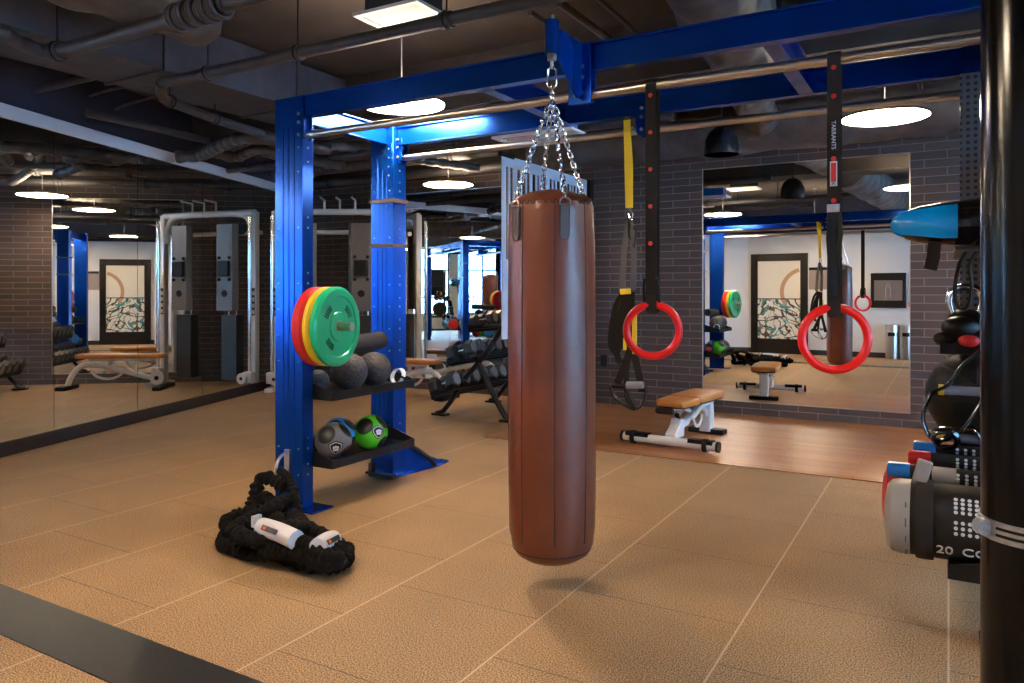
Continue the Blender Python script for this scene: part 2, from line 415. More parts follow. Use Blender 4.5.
# left wall with its mirror, skirting, pale band and soffit face
def slab(t0, t1, o0, o1, z0, z1):
    m = MB(); p = [lw(t, o, z) for t in (t0, t1) for o in (o0, o1) for z in (z0, z1)]
    return m.add(p, [(0,1,3,2),(4,6,7,5),(0,4,5,1),(2,3,7,6),(0,2,6,4),(1,5,7,3)])
struct('wall_left', slab(tB, tC, -.12, 0, 0, 3.15), MT['soffit'])
struct('baseboard_left', slab(tB, tC-.05, 0, .03, 0, .115), MT['base'], bevel=.004)
struct('trim_left', slab(tB, tC, 0, .045, 2.575, 2.675), MT['band'], bevel=.003)
struct('wall_left_soffit', slab(tB, tC, 0, .012, 2.675, 3.15), MT['soffit'])
seams = [tB+.02, -3.65, -2.6, -1.55, -.5, .53, 1.59, 2.66, tC-.06]
mlab = ['tall wall mirror panel nearest the white doorway wall', 'tall mirror panel, second along the left wall from the doorway end', 'tall mirror panel, third along the left wall from the doorway end',
 'tall mirror panel reaching the left border of the photo', 'tall mirror panel showing the dumbbell rack on its far left', 'tall mirror panel reflecting the small round lamp and the door',
 'tall mirror panel reflecting the training bench and brick corner', 'tall mirror panel behind the cable machine, next to the brick corner']
for i in range(8):
    o = slab(seams[i]+.003, seams[i+1]-.003, .014, .02, .115, 2.575).build('wall_mirror', MT['mirror'])
    tag(o, mlab[i], 'mirror', 'mirror panels along the left wall')
# brick wall with two recessed mirrors
M1, M2, MZ = (-6.3, -4.62), (-2.22, -.30), (.135, 2.53)
xl = lw(tC).x
wb = MB()
for a, b in ((xl-.3, M1[0]), (M1[1], M2[0]), (M2[1], RX)): wb.bx((a, YW, 0), (b, YW+.2, 2.70))
for a, b in (M1, M2): wb.bx((a, YW, 0), (b, YW+.2, MZ[0])).bx((a, YW, MZ[1]), (b, YW+.2, 2.70))
struct('wall_back', wb, MT['brick'])
struct('wall_back_upper', MB().bx((xl-.3, YW-.03, 2.70), (RX, YW+.2, ZC)), MT['dark'])
for (a, b), lb in ((M1, 'wall mirror set in the brick behind the dumbbell rack'), (M2, 'wide wall mirror in the dark brick behind the bench on the wooden floor')):
    t = thing('brick_wall_mirror', lb, 'mirror', ((a+b)/2, YW+.02, MZ[0]))
    part('glass', MB().bx((a+.006, YW+.012, MZ[0]+.006), (b-.006, YW+.02, MZ[1]-.006)), MT['mirror'], t, world=True)
    e = MB()
    for q in ((a, MZ[0], a+.008, MZ[1]), (b-.008, MZ[0], b, MZ[1]), (a+.008, MZ[0], b-.008, MZ[0]+.008), (a+.008, MZ[1]-.008, b-.008, MZ[1])): e.bx((q[0], YW+.005, q[1]), (q[2], YW+.022, q[3]))
    part('edge_channel', e, MT['steel'], t, world=True)
# white walls behind the camera
B0, B1, B2 = Vector((-3.6, -.45, 0)), Vector((-5.11, .05, 0)), Vector((2.6, -.10, 0))
def wallseg(name, p, q, z0, z1, m, th=.12, out=None, lift=0., label=None):
    d = (q-p).normalized(); n = Vector((d.y, -d.x, 0));
    if out is not None and n.dot(out) < 0: n = -n
    mm = MB(); P = [a+n*o+Vector((0, 0, z)) for a in (p, q) for o in (-lift, th) for z in (z0, z1)]
    mm.add(P, [(0,1,3,2),(4,6,7,5),(0,4,5,1),(2,3,7,6),(0,2,6,4),(1,5,7,3)])
    return struct(name, mm, m, label)
OUT = Vector((0, -1, 0))
wallseg('wall_front', B0, B2, 0, 2.45, MT['white'], out=OUT)
wallseg('wall_front_upper', B0, B2, 2.45, 3.15, MT['soffit'], out=OUT)
wallseg('wall_front_left', B1, B0, 0, 2.45, MT['white'], out=OUT)
wallseg('wall_front_left_upper', B1, B0, 2.45, 3.15, MT['soffit'], out=OUT)
wallseg('wall_front_right', B2, Vector((RX, -.1, 0)), 0, 3.15, MT['white'], out=OUT)
wallseg('baseboard_front', B0+Vector((0, .012, 0)), B2+Vector((0, .012, 0)), 0, .1, MT['base'], out=OUT, th=.01)
wallseg('baseboard_front_left', B1+Vector((.06, .012, 0)), B0+Vector((0, .012, 0)), 0, .1, MT['base'], out=OUT, th=.01)
# window wall
WIN = [(.1, 1.75), (2.1, 3.35), (4.3, 5.55), (5.9, 7.15)]
wr = MB(); ys = -.1
for a, b in WIN: wr.bx((RX, ys, 0), (RX+.2, a, ZC)); ys = b
wr.bx((RX, ys, 0), (RX+.2, YW+.2, ZC))
for a, b in WIN: wr.bx((RX, a, 0), (RX+.2, b, .5)).bx((RX, a, 2.7), (RX+.2, b, ZC))
struct('wall_right', wr, MT['column'])
gm, gnt, gb = new_mat('window_glass'); gb.inputs['Transmission Weight'].default_value = 1; gb.inputs['Roughness'].default_value = 0
gb.inputs['IOR'].default_value = 1.02; gb.inputs['Base Color'].default_value = (.85, .95, 1, 1)
for i, (a, b) in enumerate(WIN):
    f = MB(); c = (a+b)/2
    for q in ((a, .5, a+.05, 2.7), (b-.05, .5, b, 2.7), (a+.05, .5, b-.05, .55), (a+.05, 2.65, b-.05, 2.7), (c-.025, .55, c+.025, 2.65), (a+.05, 1.05, c-.025, 1.1), (c+.025, 1.05, b-.05, 1.1), (a+.05, 1.95, c-.025, 2.0), (c+.025, 1.95, b-.05, 2.0)):
        f.bx((RX+.06, q[0], q[1]), (RX+.12, q[2], q[3]))
    w = struct('window_%d' % (i+1), f, MT['trim'])
    pane = MB().bx((RX+.085, a+.05, .55), (RX+.095, b-.05, 2.65)).build('window_pane', gm, None)
    pane['kind'] = 'structure'
fac = MB()
for k in range(9):
    fac.bx((14, -14+k*3.3, -6), (16, -12.4+k*3.3, 9))
for z in range(-6, 9, 3): fac.bx((13.9, -14, z), (14.2, 14, z+.9))
struct('exterior_building', fac, MT['facade'])
# world
w = bpy.data.worlds.new('world'); scn.world = w; w.use_nodes = True
bg = w.node_tree.nodes['Background']; bg.inputs[0].default_value = (.40, .68, 1.0, 1); bg.inputs[1].default_value = 5.5

# ------------------------------------------------------------------ blue training rig
rig = thing('training_rig', 'tall blue steel training rig with two pull-up bars and black storage trays', 'rig', (-1.6, 3.55, 0))
YF, YR, ZT = 3.10, 4.02, 2.375
def post(x0, x1, y0, y1, foot):
    m = MB(); m.bx((x0, y0, .012), (x1, y1, ZT))
    for gx in (.3, .5, .7):   # pressed ribs on the broad face
        xx = x0+(x1-x0)*gx; m.bx((xx-.006, y0-.004, .35), (xx+.006, y0, 2.2)); m.bx((xx-.006, y1, .35), (xx+.006, y1+.004, 2.2))
    p = part('post', m, MT['blue'], rig, bevel=.004, world=True)
    b = MB()
    for z in (.2, .35, .85, 1.0, 1.15, 1.3, 1.62, 1.94, 2.08):
        for xx in (x0+.03, x1-.03): b.cyl((xx, y0-.004, z), (xx, y0+.001, z), .0055, 8)
        b.cyl((x1-.001, (y0+y1)/2, z), (x1+.004, (y0+y1)/2, z), .007, 8)
        b.cyl((x1-.001, (y0+y1)/2, z+.06), (x1+.004, (y0+y1)/2, z+.06), .006, 8)
    with_bolts(p, b, MT['bolt'])
    f = MB()
    if foot == 'small': f.bx((x0-.03, y0-.03, 0), (x1+.11, y1+.05, .012))
    else:
        f.prism([(x0-.02, y0-.04), (x1+.04, y0-.06), (x1+.10, y1+.24), (x1+.08, y1+.40), (x1+.0, y1+.42), (x0-.02, y1+.06)], (0, 0, 0), (1, 0, 0), (0, 1, 0), (0, 0, 1), .014)
        f.prism([(0, .014), (.34, .014), (.02, .17), (0, .17)], (x1-.012, y1, 0), (.25, 1, 0), (0, 0, 1), (1, 0, 0), .01)
    part('base_plate', f, MT['blue'], rig, bevel=.003, world=True)
    return p
post(-3.41, -3.19, YF, YF+.085, 'small'); post(-3.45, -3.255, YR-.03, YR+.11, 'big')
post(.125, .33, YF, YF+.085, 'small'); post(.055, .25, YR-.03, YR+.11, 'small')
def beam(p, q, w=.06):
    p, q = Vector(p), Vector(q); m = MB(); d = (q-p).normalized(); s = Vector((-d.y, d.x, 0))*w/2
    for z0, z1, k in ((0, .008, 1), (.117, .125, 1), (.008, .117, .35)):
        P = [a+s*o*k+Vector((0, 0, z)) for a in (p, q) for o in (-1, 1) for z in (z0, z1)]
        m.add(P, [(0,1,3,2),(4,6,7,5),(0,4,5,1),(2,3,7,6),(0,2,6,4),(1,5,7,3)])
    return part('beam', m, MT['blue'], rig, bevel=.002, world=True)
beam((-3.19, YF+.03, 2.25), (.33, YF+.03, 2.25)); beam((-3.255, YR+.03, 2.25), (.25, YR+.03, 2.25))
for x in (-3.32, -1.98, -.62, .2):
    y0, y1 = YF+.06, YR
    m = MB(); m.bx((x-.035, y0, 2.25), (x+.035, y1, 2.258)).bx((x-.035, y0, 2.367), (x+.035, y1, 2.375)).bx((x-.01, y0, 2.258), (x+.01, y1, 2.367))
    part('cross_beam', m, MT['blue'], rig, bevel=.002, world=True)
# gusset plates where posts meet beams
x, y = -3.256, YR-.036
gp_ = part('gusset_plate', MB().prism([(-.19, .01), (0, .01), (0, -.27), (-.02, -.27)], (x, y, 2.25), (1, 0, 0), (0, 0, 1), (0, -1, 0), .008), MT['blue'], rig, bevel=.001, world=True)
b = MB()
for k in range(4): b.cyl((x-.025, y-.008, 2.22-.06*k), (x-.025, y-.013, 2.22-.06*k), .006, 8)
with_bolts(gp_, b, MT['bolt'])
text('maker_emblem', 'X', .07, MT['black'], rig, (-3.325, YR-.046, 2.19), (1, 0, 0), (0, 0, 1))
text('maker_emblem', 'X', .09, MT['black'], rig, (-3.252+.015, YR+.24, .075), (.25, 1, 0), (0, 0, 1))
for z in (1.86, 1.555): part('strap_band', MB().bx((-3.46, YR-.04, z), (-3.245, YR+.12, z+.025)), MT['tabgrey'], rig, world=True)
# pull-up bars and their hangers
for y, z, x0, x1 in ((YF+.03, 2.15, -3.19, .33), (YR+.05, 2.17, -3.255, .25)):
    part('pull_up_bar', MB().cyl((x0, y, z), (x1, y, z), .021, 18), MT['steel'], rig, world=True)
def hanger(x, y, z):
    m = MB(); m.bx((x-.035, y-.035, z), (x+.035, y-.027, 2.30)).bx((x-.035, y+.027, z), (x+.035, y+.035, 2.30)).bx((x-.04, y-.027, z+.03), (x-.032, y+.027, 2.26))
    m.cyl((x, y-.036, z), (x, y-.026, z), .036, 18).cyl((x, y+.026, z), (x, y+.036, z), .036, 18)
    h = part('bar_hanger', m, MT['blue'], rig, bevel=.001, world=True)
    b = MB()
    for dz in (.0, .07, .12): b.cyl((x, y-.044, z+dz), (x, y+.044, z+dz), .010, 8)
    with_bolts(h, b, MT['bolt'])
hanger(-1.43, YF+.03, 2.15); hanger(-1.50, YR+.05, 2.17); hanger(-3.21, YF+.03, 2.15); hanger(-3.25, YR+.05, 2.17)
# boxing-bag bracket sticking out of the front beam
BX, BY = -1.467, 2.86
m = MB(); m.prism([(0, 0), (0, .125), (-.26, .14), (-.26, .06), (-.05, -.13), (0, -.13)], (-1.442, YF, 2.25), (.09, 1, 0), (0, 0, 1), (1, 0, 0), .012)
m.cyl((BX, BY, 2.27), (BX, BY, 2.41), .032, 20).bx((-1.50, YF-.012, 2.10), (-1.39, YF, 2.375))
br = part('bag_bracket', m, MT['blue'], rig, bevel=.002, world=True)
b = MB(); b.cyl((BX, BY, 2.41), (BX, BY, 2.435), .012, 8).cyl((BX, BY, 2.24), (BX, BY, 2.27), .02, 12)
for z in (2.14, 2.33): b.cyl((-1.46, YF-.012, z), (-1.46, YF-.024, z), .012, 8)
with_bolts(br, b, MT['bolt'])
# trays
def tray(x0, x1, y0, y1, z, flip=1):
    t = .006; m = MB()
    m.bx((x0, y0, z), (x1, y1, z+t))
    e = x1 if flip > 0 else x0
    m.bx((e-t/2, y0, z-.02), (e+t/2, y1, z+.03))
    for yy in (y0, y1):
        s_ = x0 if flip > 0 else x1
        m.prism([(0, -.02), (e-s_, -.02), (e-s_, .03), (0, .13)], (s_, yy-t/2, z), (1, 0, 0), (0, 0, 1), (0, 1, 0), t)
    return part('storage_tray', m, MT['shelf'], rig, bevel=.001, world=True)
tray(-3.37, -3.045, 3.19, 3.95, .645); tray(-3.37, -3.045, 3.19, 3.95, .255)
tray(.0, .45, 3.04, 3.96, .265, -1); tray(.03, .45, 3.62, 3.96, .60, -1)
m = MB()
for y, z in ((3.42, 1.40), (3.80, 1.02)): m.bx((.02, y-.35 if y < 3.5 else y-.05, z), (.45, y+.5 if y < 3.5 else y+.05, z+.012))
part('storage_shelf', m, MT['shelf'], rig, world=True)
pm = MB().bx((.045, 3.968, .1), (.34, 3.978, 2.24)); part('perforated_shade_panel', pm, MT['perf'], rig, world=True)  # perforated plate carried full height; its dark colour paints shade over the blue post
for y, z in ((3.45, .86), (3.52, .66)):
    p = part('storage_peg', MB().cyl((.35, y, z), (-.02, y, z), .018, 14), MT['grey'], rig, world=True)
    part('yellow_cap', MB().cyl((-.035, y, z), (-.015, y, z), .021, 14), MT['yellow'], p, world=True)
# plate peg and the anchor ring near the foot
part('plate_peg', MB().cyl((-3.19, 3.142, 1.055), Vector((-3.19, 3.142, 1.055))+Vector((math.cos(R(9)), math.sin(R(9)), 0))*.30, .0245, 20).cyl((-3.2, 3.142, 1.055), (-3.185, 3.142, 1.055), .05, 20), MT['steel'], rig, world=True)
m = MB(); m.ring((-3.30, 3.075, .245), .075, .009, nrm=(1, .1, 0), up=(0, 0, 1), a0=R(5), a1=R(175), n=20).bx((-3.32, 3.085, .16), (-3.28, 3.10, .34))
part('anchor_ring', m, MT['steel'], rig, world=True)
m = MB(); m.bx((-3.36, 3.86, .014), (-3.16, 3.92, .04)).bx((-3.37, 3.87, .04), (-3.34, 3.91, .1)); part('foot_clamp', m, MT['black'], rig, world=True)
m = MB(); m.tube([(-3.25, 4.14, .19), (-3.21, 4.2, .15), (-3.15, 4.26, .08), (-3.12, 4.29, .03)], .016, 10); part('foot_strut', m, MT['black'], rig, world=True)

# bumper plates on the peg
PA = Vector((math.cos(R(9)), math.sin(R(9)), 0)); PO = Vector((-3.178, 3.142, 1.055))
def pat(x): return PO+PA*(x+3.19)
def plate(nm, x0, x1, m_, lab, face=False):
    t = thing(nm, lab, 'weight plate', (x0, 3.142, 1.07-.2255), 0, 'bumper plates on the rig peg')
    w_ = x1-x0
    prof = [(.027, 0), (.21, 0), (.2255, .012), (.2255, w_-.012), (.21, w_), (.175, w_), (.170, w_-.008), (.085, w_-.008), (.08, w_-.001), (.027, w_-.001), (.027, 0)]
    part('disc', MB().lathe(prof, pat(x0), PA, 64), m_, t, world=True, ang=25)
    part('hub', MB().lathe([(.0255, 0), (.034, 0), (.034, w_+.001), (.0255, w_+.001), (.0255, 0)], pat(x0), PA, 32), MT['steel'], t, world=True)
    if face:
        for a in (140, 40, 230):
            for k in range(5):
                aa = R(a+(k-2)*7); 
                rot = Euler((0, 0, R(9))).to_matrix() @ Euler((aa, 0, 0)).to_matrix(); qq = pat(x1-.006)+Vector((-PA.y, PA.x, 0))*math.cos(aa)*.128+Vector((0, 0, math.sin(aa)*.128))
                mm = MB().box(qq, (.006, .034, .008), rot)
                part('raised_lettering', mm, MT['greend'], t, world=True)
    return t
plate('bumper_plate', -3.155, -3.09, MT['redp'], 'red bumper plate, closest to the blue post')
plate('bumper_plate', -3.085, -3.04, MT['yellp'], 'yellow bumper plate between the red and the green')
plate('bumper_plate', -3.035, -2.985, MT['greenp'], 'green bumper plate at the outer end of the peg', True)

# balls, roller on the trays
def ball(nm, c, r, m_, lab, cat, grp, emblem=None, tex=None):
    t = thing(nm, lab, cat, (c[0], c[1], c[2]-r), 0, grp)
    b = part('ball_body', MB().sphere(c, r, 40, 24), m_, t, world=True)
    if emblem:
        n = Vector(emblem).normalized(); C = Vector(c)
        up = (Vector((0, 0, 1))-n*n.z).normalized(); sx = up.cross(n)
        def shield(s_, lift, m2):
            pts = []
            for (a, bb) in ((-1, .55), (-.5, .8), (0, 1.), (.5, .8), (1, .55), (.9, -.1), (.5, -.75), (0, -1.1), (-.5, -.75), (-.9, -.1)):
                q = C+n*r+sx*a*s_+up*bb*s_; q = C+(q-C).normalized()*(r+lift); pts.append(q)
            cc = C+n*(r+lift); mm = MB().add(pts+[cc]+[C+(q-C)*.985 for q in pts], [(i, (i+1) % 10, 10) for i in range(10)]+[(i, 11+i, 11+(i+1) % 10, (i+1) % 10) for i in range(10)])
            return part('shield_emblem', mm, m2, t, world=True)
        shield(r*.42, .0015, MT['black']); shield(r*.35, .0028, MT['label']); shield(r*.30, .004, MT['black'])
        for k, (a, bb, w_) in enumerate(((-.35, .1, .12), (0, .2, .12), (.35, .1, .12), (0, -.25, .3))):
            q = C+n*r+sx*a*r*.3+up*bb*r*.35; q = C+(q-C).normalized()*(r+.0045)
            rot = Matrix((sx, up, n)).transposed()
            part('emblem_stroke', MB().box(q, (r*w_*.9, r*.13, .004), rot), MT['label'], t, world=True)
    return t
zt, zb = .652, .262
def on(px, y, X): return None
ball('slam_ball', (-3.165, 3.46, zt+.112), .112, MT['slam'], 'big grey textured slam ball under the green plate', 'ball', 'slam balls on the upper tray')
ball('slam_ball', (-3.165, 3.69, zt+.108), .108, MT['slam'], 'grey textured slam ball nearest the rear blue post', 'ball', 'slam balls on the upper tray')
ball('slam_ball', (-3.24, 3.275, zt+.072), .065, MT['slamblue'], 'small bluish slam ball half hidden behind the front post', 'ball', 'slam balls on the upper tray')
t = thing('foam_roller', 'charcoal foam roller lying on the slam balls', 'roller', (-3.255, 3.55, .85))
part('roller_body', MB().lathe([(.022, 0), (.055, 0), (.057, .01), (.057, .50), (.055, .51), (.022, .51), (.022, 0)], (-3.255, 3.36, .915), (0, 1, .03), 32), MT['foam'], t, world=True)
m = MB(); m.ribbon([(-3.11+.045*math.cos(a)*1.0, 3.86+.02*math.sin(a), zt+.05+.045*math.sin(a)) for a in [i*2*PI/20 for i in range(20)]], .035, .006, (0, 1, 0))
tag(m.build('ankle_strap', MT['label']), 'white looped strap at the rear end of the upper tray', 'strap')
ball('medicine_ball', (-3.155, 3.315, zb+.106), .108, MT['ballgrey'], 'grey and black medicine ball with a shield emblem', 'ball', 'medicine balls on the lower tray', (.75, -.62, -.22))
ball('medicine_ball', (-3.15, 3.64, zb+.106), .108, MT['ballgreen'], 'bright green and black medicine ball with a shield emblem', 'ball', 'medicine balls on the lower tray', (.92, -.38, .15))
ball('medicine_ball', (-3.28, 3.50, zb+.104), .104, MT['ballblue'], 'blue and black medicine ball behind the grey one', 'ball', 'medicine balls on the lower tray')
ball('medicine_ball', (-3.27, 3.78, zb+.09), .09, MT['ballred'], 'red and black medicine ball, furthest back on the lower tray', 'ball', 'medicine balls on the lower tray')
ball('medicine_ball', (-3.33, 3.33, zb+.06), .06, MT['ballgrey'], 'dark medicine ball tucked behind the front blue post', 'ball', 'medicine balls on the lower tray')

# ------------------------------------------------------------------ battle rope
def smooth_path(P, n=10, closed=False):
    P = [Vector(p) for p in P]; out = []; m_ = len(P)
    for i in range(m_-1 if not closed else m_):
        g_ = lambda k: P[k % m_] if closed else P[max(0, min(m_-1, k))]
        p0, p1, p2, p3 = g_(i-1), g_(i), g_(i+1), g_(i+2)
        for j in range(n):
            u = j/n
            out.append(.5*((2*p1)+(p2-p0)*u+(2*p0-5*p1+4*p2-p3)*u*u+(3*p1-p0-3*p2+p3)*u**3))
    if not closed: out.append(P[-1])
    return out
def resample(P, step):
    out = [P[0]]; acc = 0
    for i in range(1, len(P)):
        d = (P[i]-P[i-1]).length
        while acc+d >= step:
            f = (step-acc)/d; q = P[i-1].lerp(P[i], f); out.append(q); P = P[:i-1]+[q]+P[i:] if False else P
            P[i-1] = q; d = (P[i]-q).length; acc = 0
        acc += d
    return out
rope = thing('battle_rope', 'thick black sleeved battle rope heaped on the floor by the blue post', 'rope', (-2.95, 2.7, 0))
rp = [at(285, 487, .22), at(262, 478, .26), at(250, 510, .12), at(232, 528, .045), at(224, 545, .05), at(250, 545, .05), at(285, 556, .045), at(320, 566, .045), at(343, 562, .045), at(345, 548, .06),
      at(322, 540, .10), at(290, 528, .13), at(262, 512, .15), at(240, 515, .13), at(226, 524, .12), at(240, 536, .10), at(275, 546, .11), at(305, 556, .10), at(330, 555, .11), at(336, 545, .12),
      at(310, 530, .14), at(285, 520, .12), at(262, 530, .06), at(240, 538, .045), at(260, 525, .10), at(292, 540, .08), at(318, 548, .045), at(300, 530, .05), at(275, 505, .16), at(262, 497, .18)]
pts = resample(smooth_path(rp, 14), .006)
rr = [.033+.0055*math.sin(i*1.05+math.sin(i*.13)*2)+.003*math.sin(i*.41) for i in range(len(pts))]
for p, r_ in zip(pts, rr): p.z = max(p.z, r_+.003)
part('rope_sleeve', MB().tube(pts, rr, 14), MT['rope'], rope, world=True, ang=80)
rp3 = [at(288, 500, .19), at(272, 508, .19), at(250, 520, .16), at(236, 530, .15), at(252, 540, .13), at(280, 538, .14), at(306, 545, .14), at(326, 556, .12), at(338, 560, .10), at(322, 562, .09), at(296, 552, .10), at(268, 552, .08), at(246, 552, .04), at(236, 548, .04), at(262, 535, .12), at(290, 527, .16), at(304, 528, .16), at(292, 515, .18)]
pts = resample(smooth_path(rp3, 14), .006)
rr = [.034+.006*math.sin(i*1.05+math.sin(i*.17)*2) for i in range(len(pts))]
for p, r_ in zip(pts, rr): p.z = max(p.z, r_+.003)
part('rope_sleeve', MB().tube(pts, rr, 14), MT['rope'], rope, world=True, ang=80)
rp2 = [at(279, 470, .23), at(290, 480, .26), at(296, 500, .20), at(300, 515, .13), at(312, 530, .10), at(332, 544, .07), at(345, 552, .055)]
pts = resample(smooth_path(rp2, 14), .006)
rr = [.021+.0035*math.sin(i*1.05) for i in range(len(pts))]
part('anchor_strap_sleeve', MB().tube(pts, rr, 12), MT['rope'], rope, world=True, ang=80)
def sleeve(p, q, r_, tx):
    p, q = Vector(p), Vector(q); d = (q-p).normalized()
    s_ = part('label_sleeve', MB().tube([p+(q-p)*k/6+Vector((0, 0, .006*math.sin(PI*k/6))) for k in range(7)], r_, 18), MT['label'], rope, world=True)
    v = Vector((0, 0, H))+Vector((0, 0, 0))-(p+q)/2; up = (v-d*v.dot(d)).normalized()
    y = up.cross(d).normalized()
    c = (p+q)/2+up*(r_+.007)
    part('black_print', MB().box(c-d*.01, (.11, .022, .002), Matrix((d, y, up)).transposed()), MT['black'], s_, world=True)
    part('orange_print', MB().box(c-d*.045+up*.001, (.02, .014, .002), Matrix((d, y, up)).transposed()), MT['orange'], s_, world=True)
sleeve(at(262, 527, .175), at(296, 540, .165), .042, 1); sleeve(at(318, 548, .15), at(333, 540, .14), .042, 0)
part('small_white_tag', MB().bx((at(257, 526, .17)-Vector((.010, .025, .0))), (at(257, 526, .17)+Vector((.010, .02, .05)))), MT['label'], rope, world=True)

# ------------------------------------------------------------------ heavy bag
bag = thing('heavy_bag', 'long worn brown leather heavy bag hanging on chains from the rig', 'punching bag', (BX, BY, .105))
RB = .183
prof = [(0, .0), (.06, .003), (.115, .014), (.155, .04), (.174, .08), (.181, .14), (.184, .3), (.186, .7), (.185, 1.1), (.183, 1.35), (.181, 1.45), (.180, 1.515), (.176, 1.525)]
def wob(a, z, i):
    return 1+.006*math.sin(3*a+z*2)+(.016*math.sin(9*a+1)*max(0, (z-1.25)/.3) if z > 1.25 else 0)+.004*math.sin(5*a-z*5)
pr2 = []
for i in range(len(prof)-1):
    (r0, z0), (r1, z1) = prof[i], prof[i+1]; k = max(1, int((z1-z0)/.03))
    for j in range(k): pr2.append((r0+(r1-r0)*j/k, z0+(z1-z0)*j/k))
pr2.append(prof[-1])
body = part('bag_body', MB().lathe(pr2, (BX, BY, .105), (0, 0, 1), 96, wob), MT['leather'], bag, world=True, ang=70)
capp = [(.176, 1.520), (.168, 1.536), (.14, 1.552), (.09, 1.57), (.04, 1.58), (0, 1.582)]
part('bag_top', MB().lathe(capp, (BX, BY, .105), (0, 0, 1), 64, lambda a, z, i: 1+.03*math.sin(8*a)*(i > 0)), MT['leather'], body, world=True, ang=70)
sm = MB()
for a in (-102, -57, -12, 33, 78, 123, 168, 213):
    a = R(a-30.2+28); 
    line = [Vector((BX+math.cos(a)*(r_*wob(a, z, 0)+.0005), BY+math.sin(a)*(r_*wob(a, z, 0)+.0005), .105+z)) for r_, z in pr2 if .08 < z < 1.53]
    sm.tube(line, .0021, 6)
low = [Vector((BX+math.cos(R(a))*.1672, BY+math.sin(R(a))*.1672, .105+.062)) for a in range(0, 360, 5)]
sm.tube(low, .002, 6, closed=True)
part('seam', sm, MT['stitch'], body, world=True)
lace = MB(); lp = []
for k in range(241):
    a = 2*PI*k/240; lp.append(Vector((BX+math.cos(a)*.181, BY+math.sin(a)*.181,   .105+1.515+(.004 if (k//3) % 2 else -.007))))
lace.tube(lp[:-1], .0020, 6, closed=True)
part('black_lacing', lace, MT['black'], body, world=True)
# four tabs with D rings and four chains
CH = Vector((BX, BY, 2.06))
def link(c, d, side, L=.030, wd=.0095, r_=.0028):
    """one oval chain link centred c along d"""
    d = d.normalized(); sd = (side-d*side.dot(d)).normalized(); pts = []
    for k in range(16):
        a = 2*PI*k/16; x = math.cos(a); y = math.sin(a)
        pts.append(c+d*(x*wd+(L/2-wd)*(1 if x > 0 else -1))+sd*y*wd)
    return pts, r_
def chain(name, p, q, parent, L=.034):
    p, q = Vector(p), Vector(q); d = (q-p); n = max(1, round(d.length/(L*.72))); m = MB()
    s1 = d.orthogonal().normalized(); s2 = d.normalized().cross(s1)
    for k in range(n):
        c = p+d*((k+.5)/n); P, r_ = link(c, d, s1 if k % 2 else s2, L)
        m.tube(P, r_, 7, closed=True)
    return part(name, m, MT['chrome'], parent, world=True)
def ringat(az): a = R(az); return Vector((math.cos(a), math.sin(a), 0))
for az in (-114, -47, 66, 133):
    n = ringat(az); sd = Vector((-n.y, n.x, 0)); c = Vector((BX, BY, 0))+n*.1855
    pts = []
    z0, z1, wd = .105+1.355, .105+1.495, .020
    m = MB(); prof2 = [(-wd, z1), (wd, z1), (wd, z0+.02), (wd*.7, z0+.005), (0, z0), (-wd*.7, z0+.005), (-wd, z0+.02)]
    m.prism([(a, b) for a, b in prof2], c-Vector((0, 0, 0)), sd, (0, 0, 1), n, .006)
    tb = part('chain_tab', m, MT['tabgrey'], bag, world=True, bevel=.001)
    e = MB(); e.tube([c+n*.006+sd*a+Vector((0, 0, b)) for a, b in prof2], .0018, 6, closed=True); part('tab_piping', e, MT['black'], tb, world=True)
    e = MB(); zc = z1+.004
    pts = [c+n*.010+sd*(.024*math.cos(R(a)))+Vector((0, 0, zc+.030*math.sin(R(a)))) for a in range(0, 181, 15)]
    e.tube(pts, .0032, 8, closed=True); part('d_ring', e, MT['steel'], bag, world=True)
    chain('hanging_chain', c+n*.008+Vector((0, 0, zc+.03)), CH+n*.012, bag)
chain('hanging_chain', CH, (BX, BY, 2.13), bag, .036)
m = MB(); m.ring((BX, BY, 2.225), .016, .0045, (1, .3, 0), 24, 10); part('swivel_ring', m, MT['galv'], bag, world=True)
P, r_ = link(Vector((BX, BY, 2.168)), Vector((0, 0, 1)), Vector((.9, .4, 0)), .088, .019, .0045)
part('carabiner', MB().tube(P, .0048, 10, closed=True), MT['chrome'], bag, world=True)

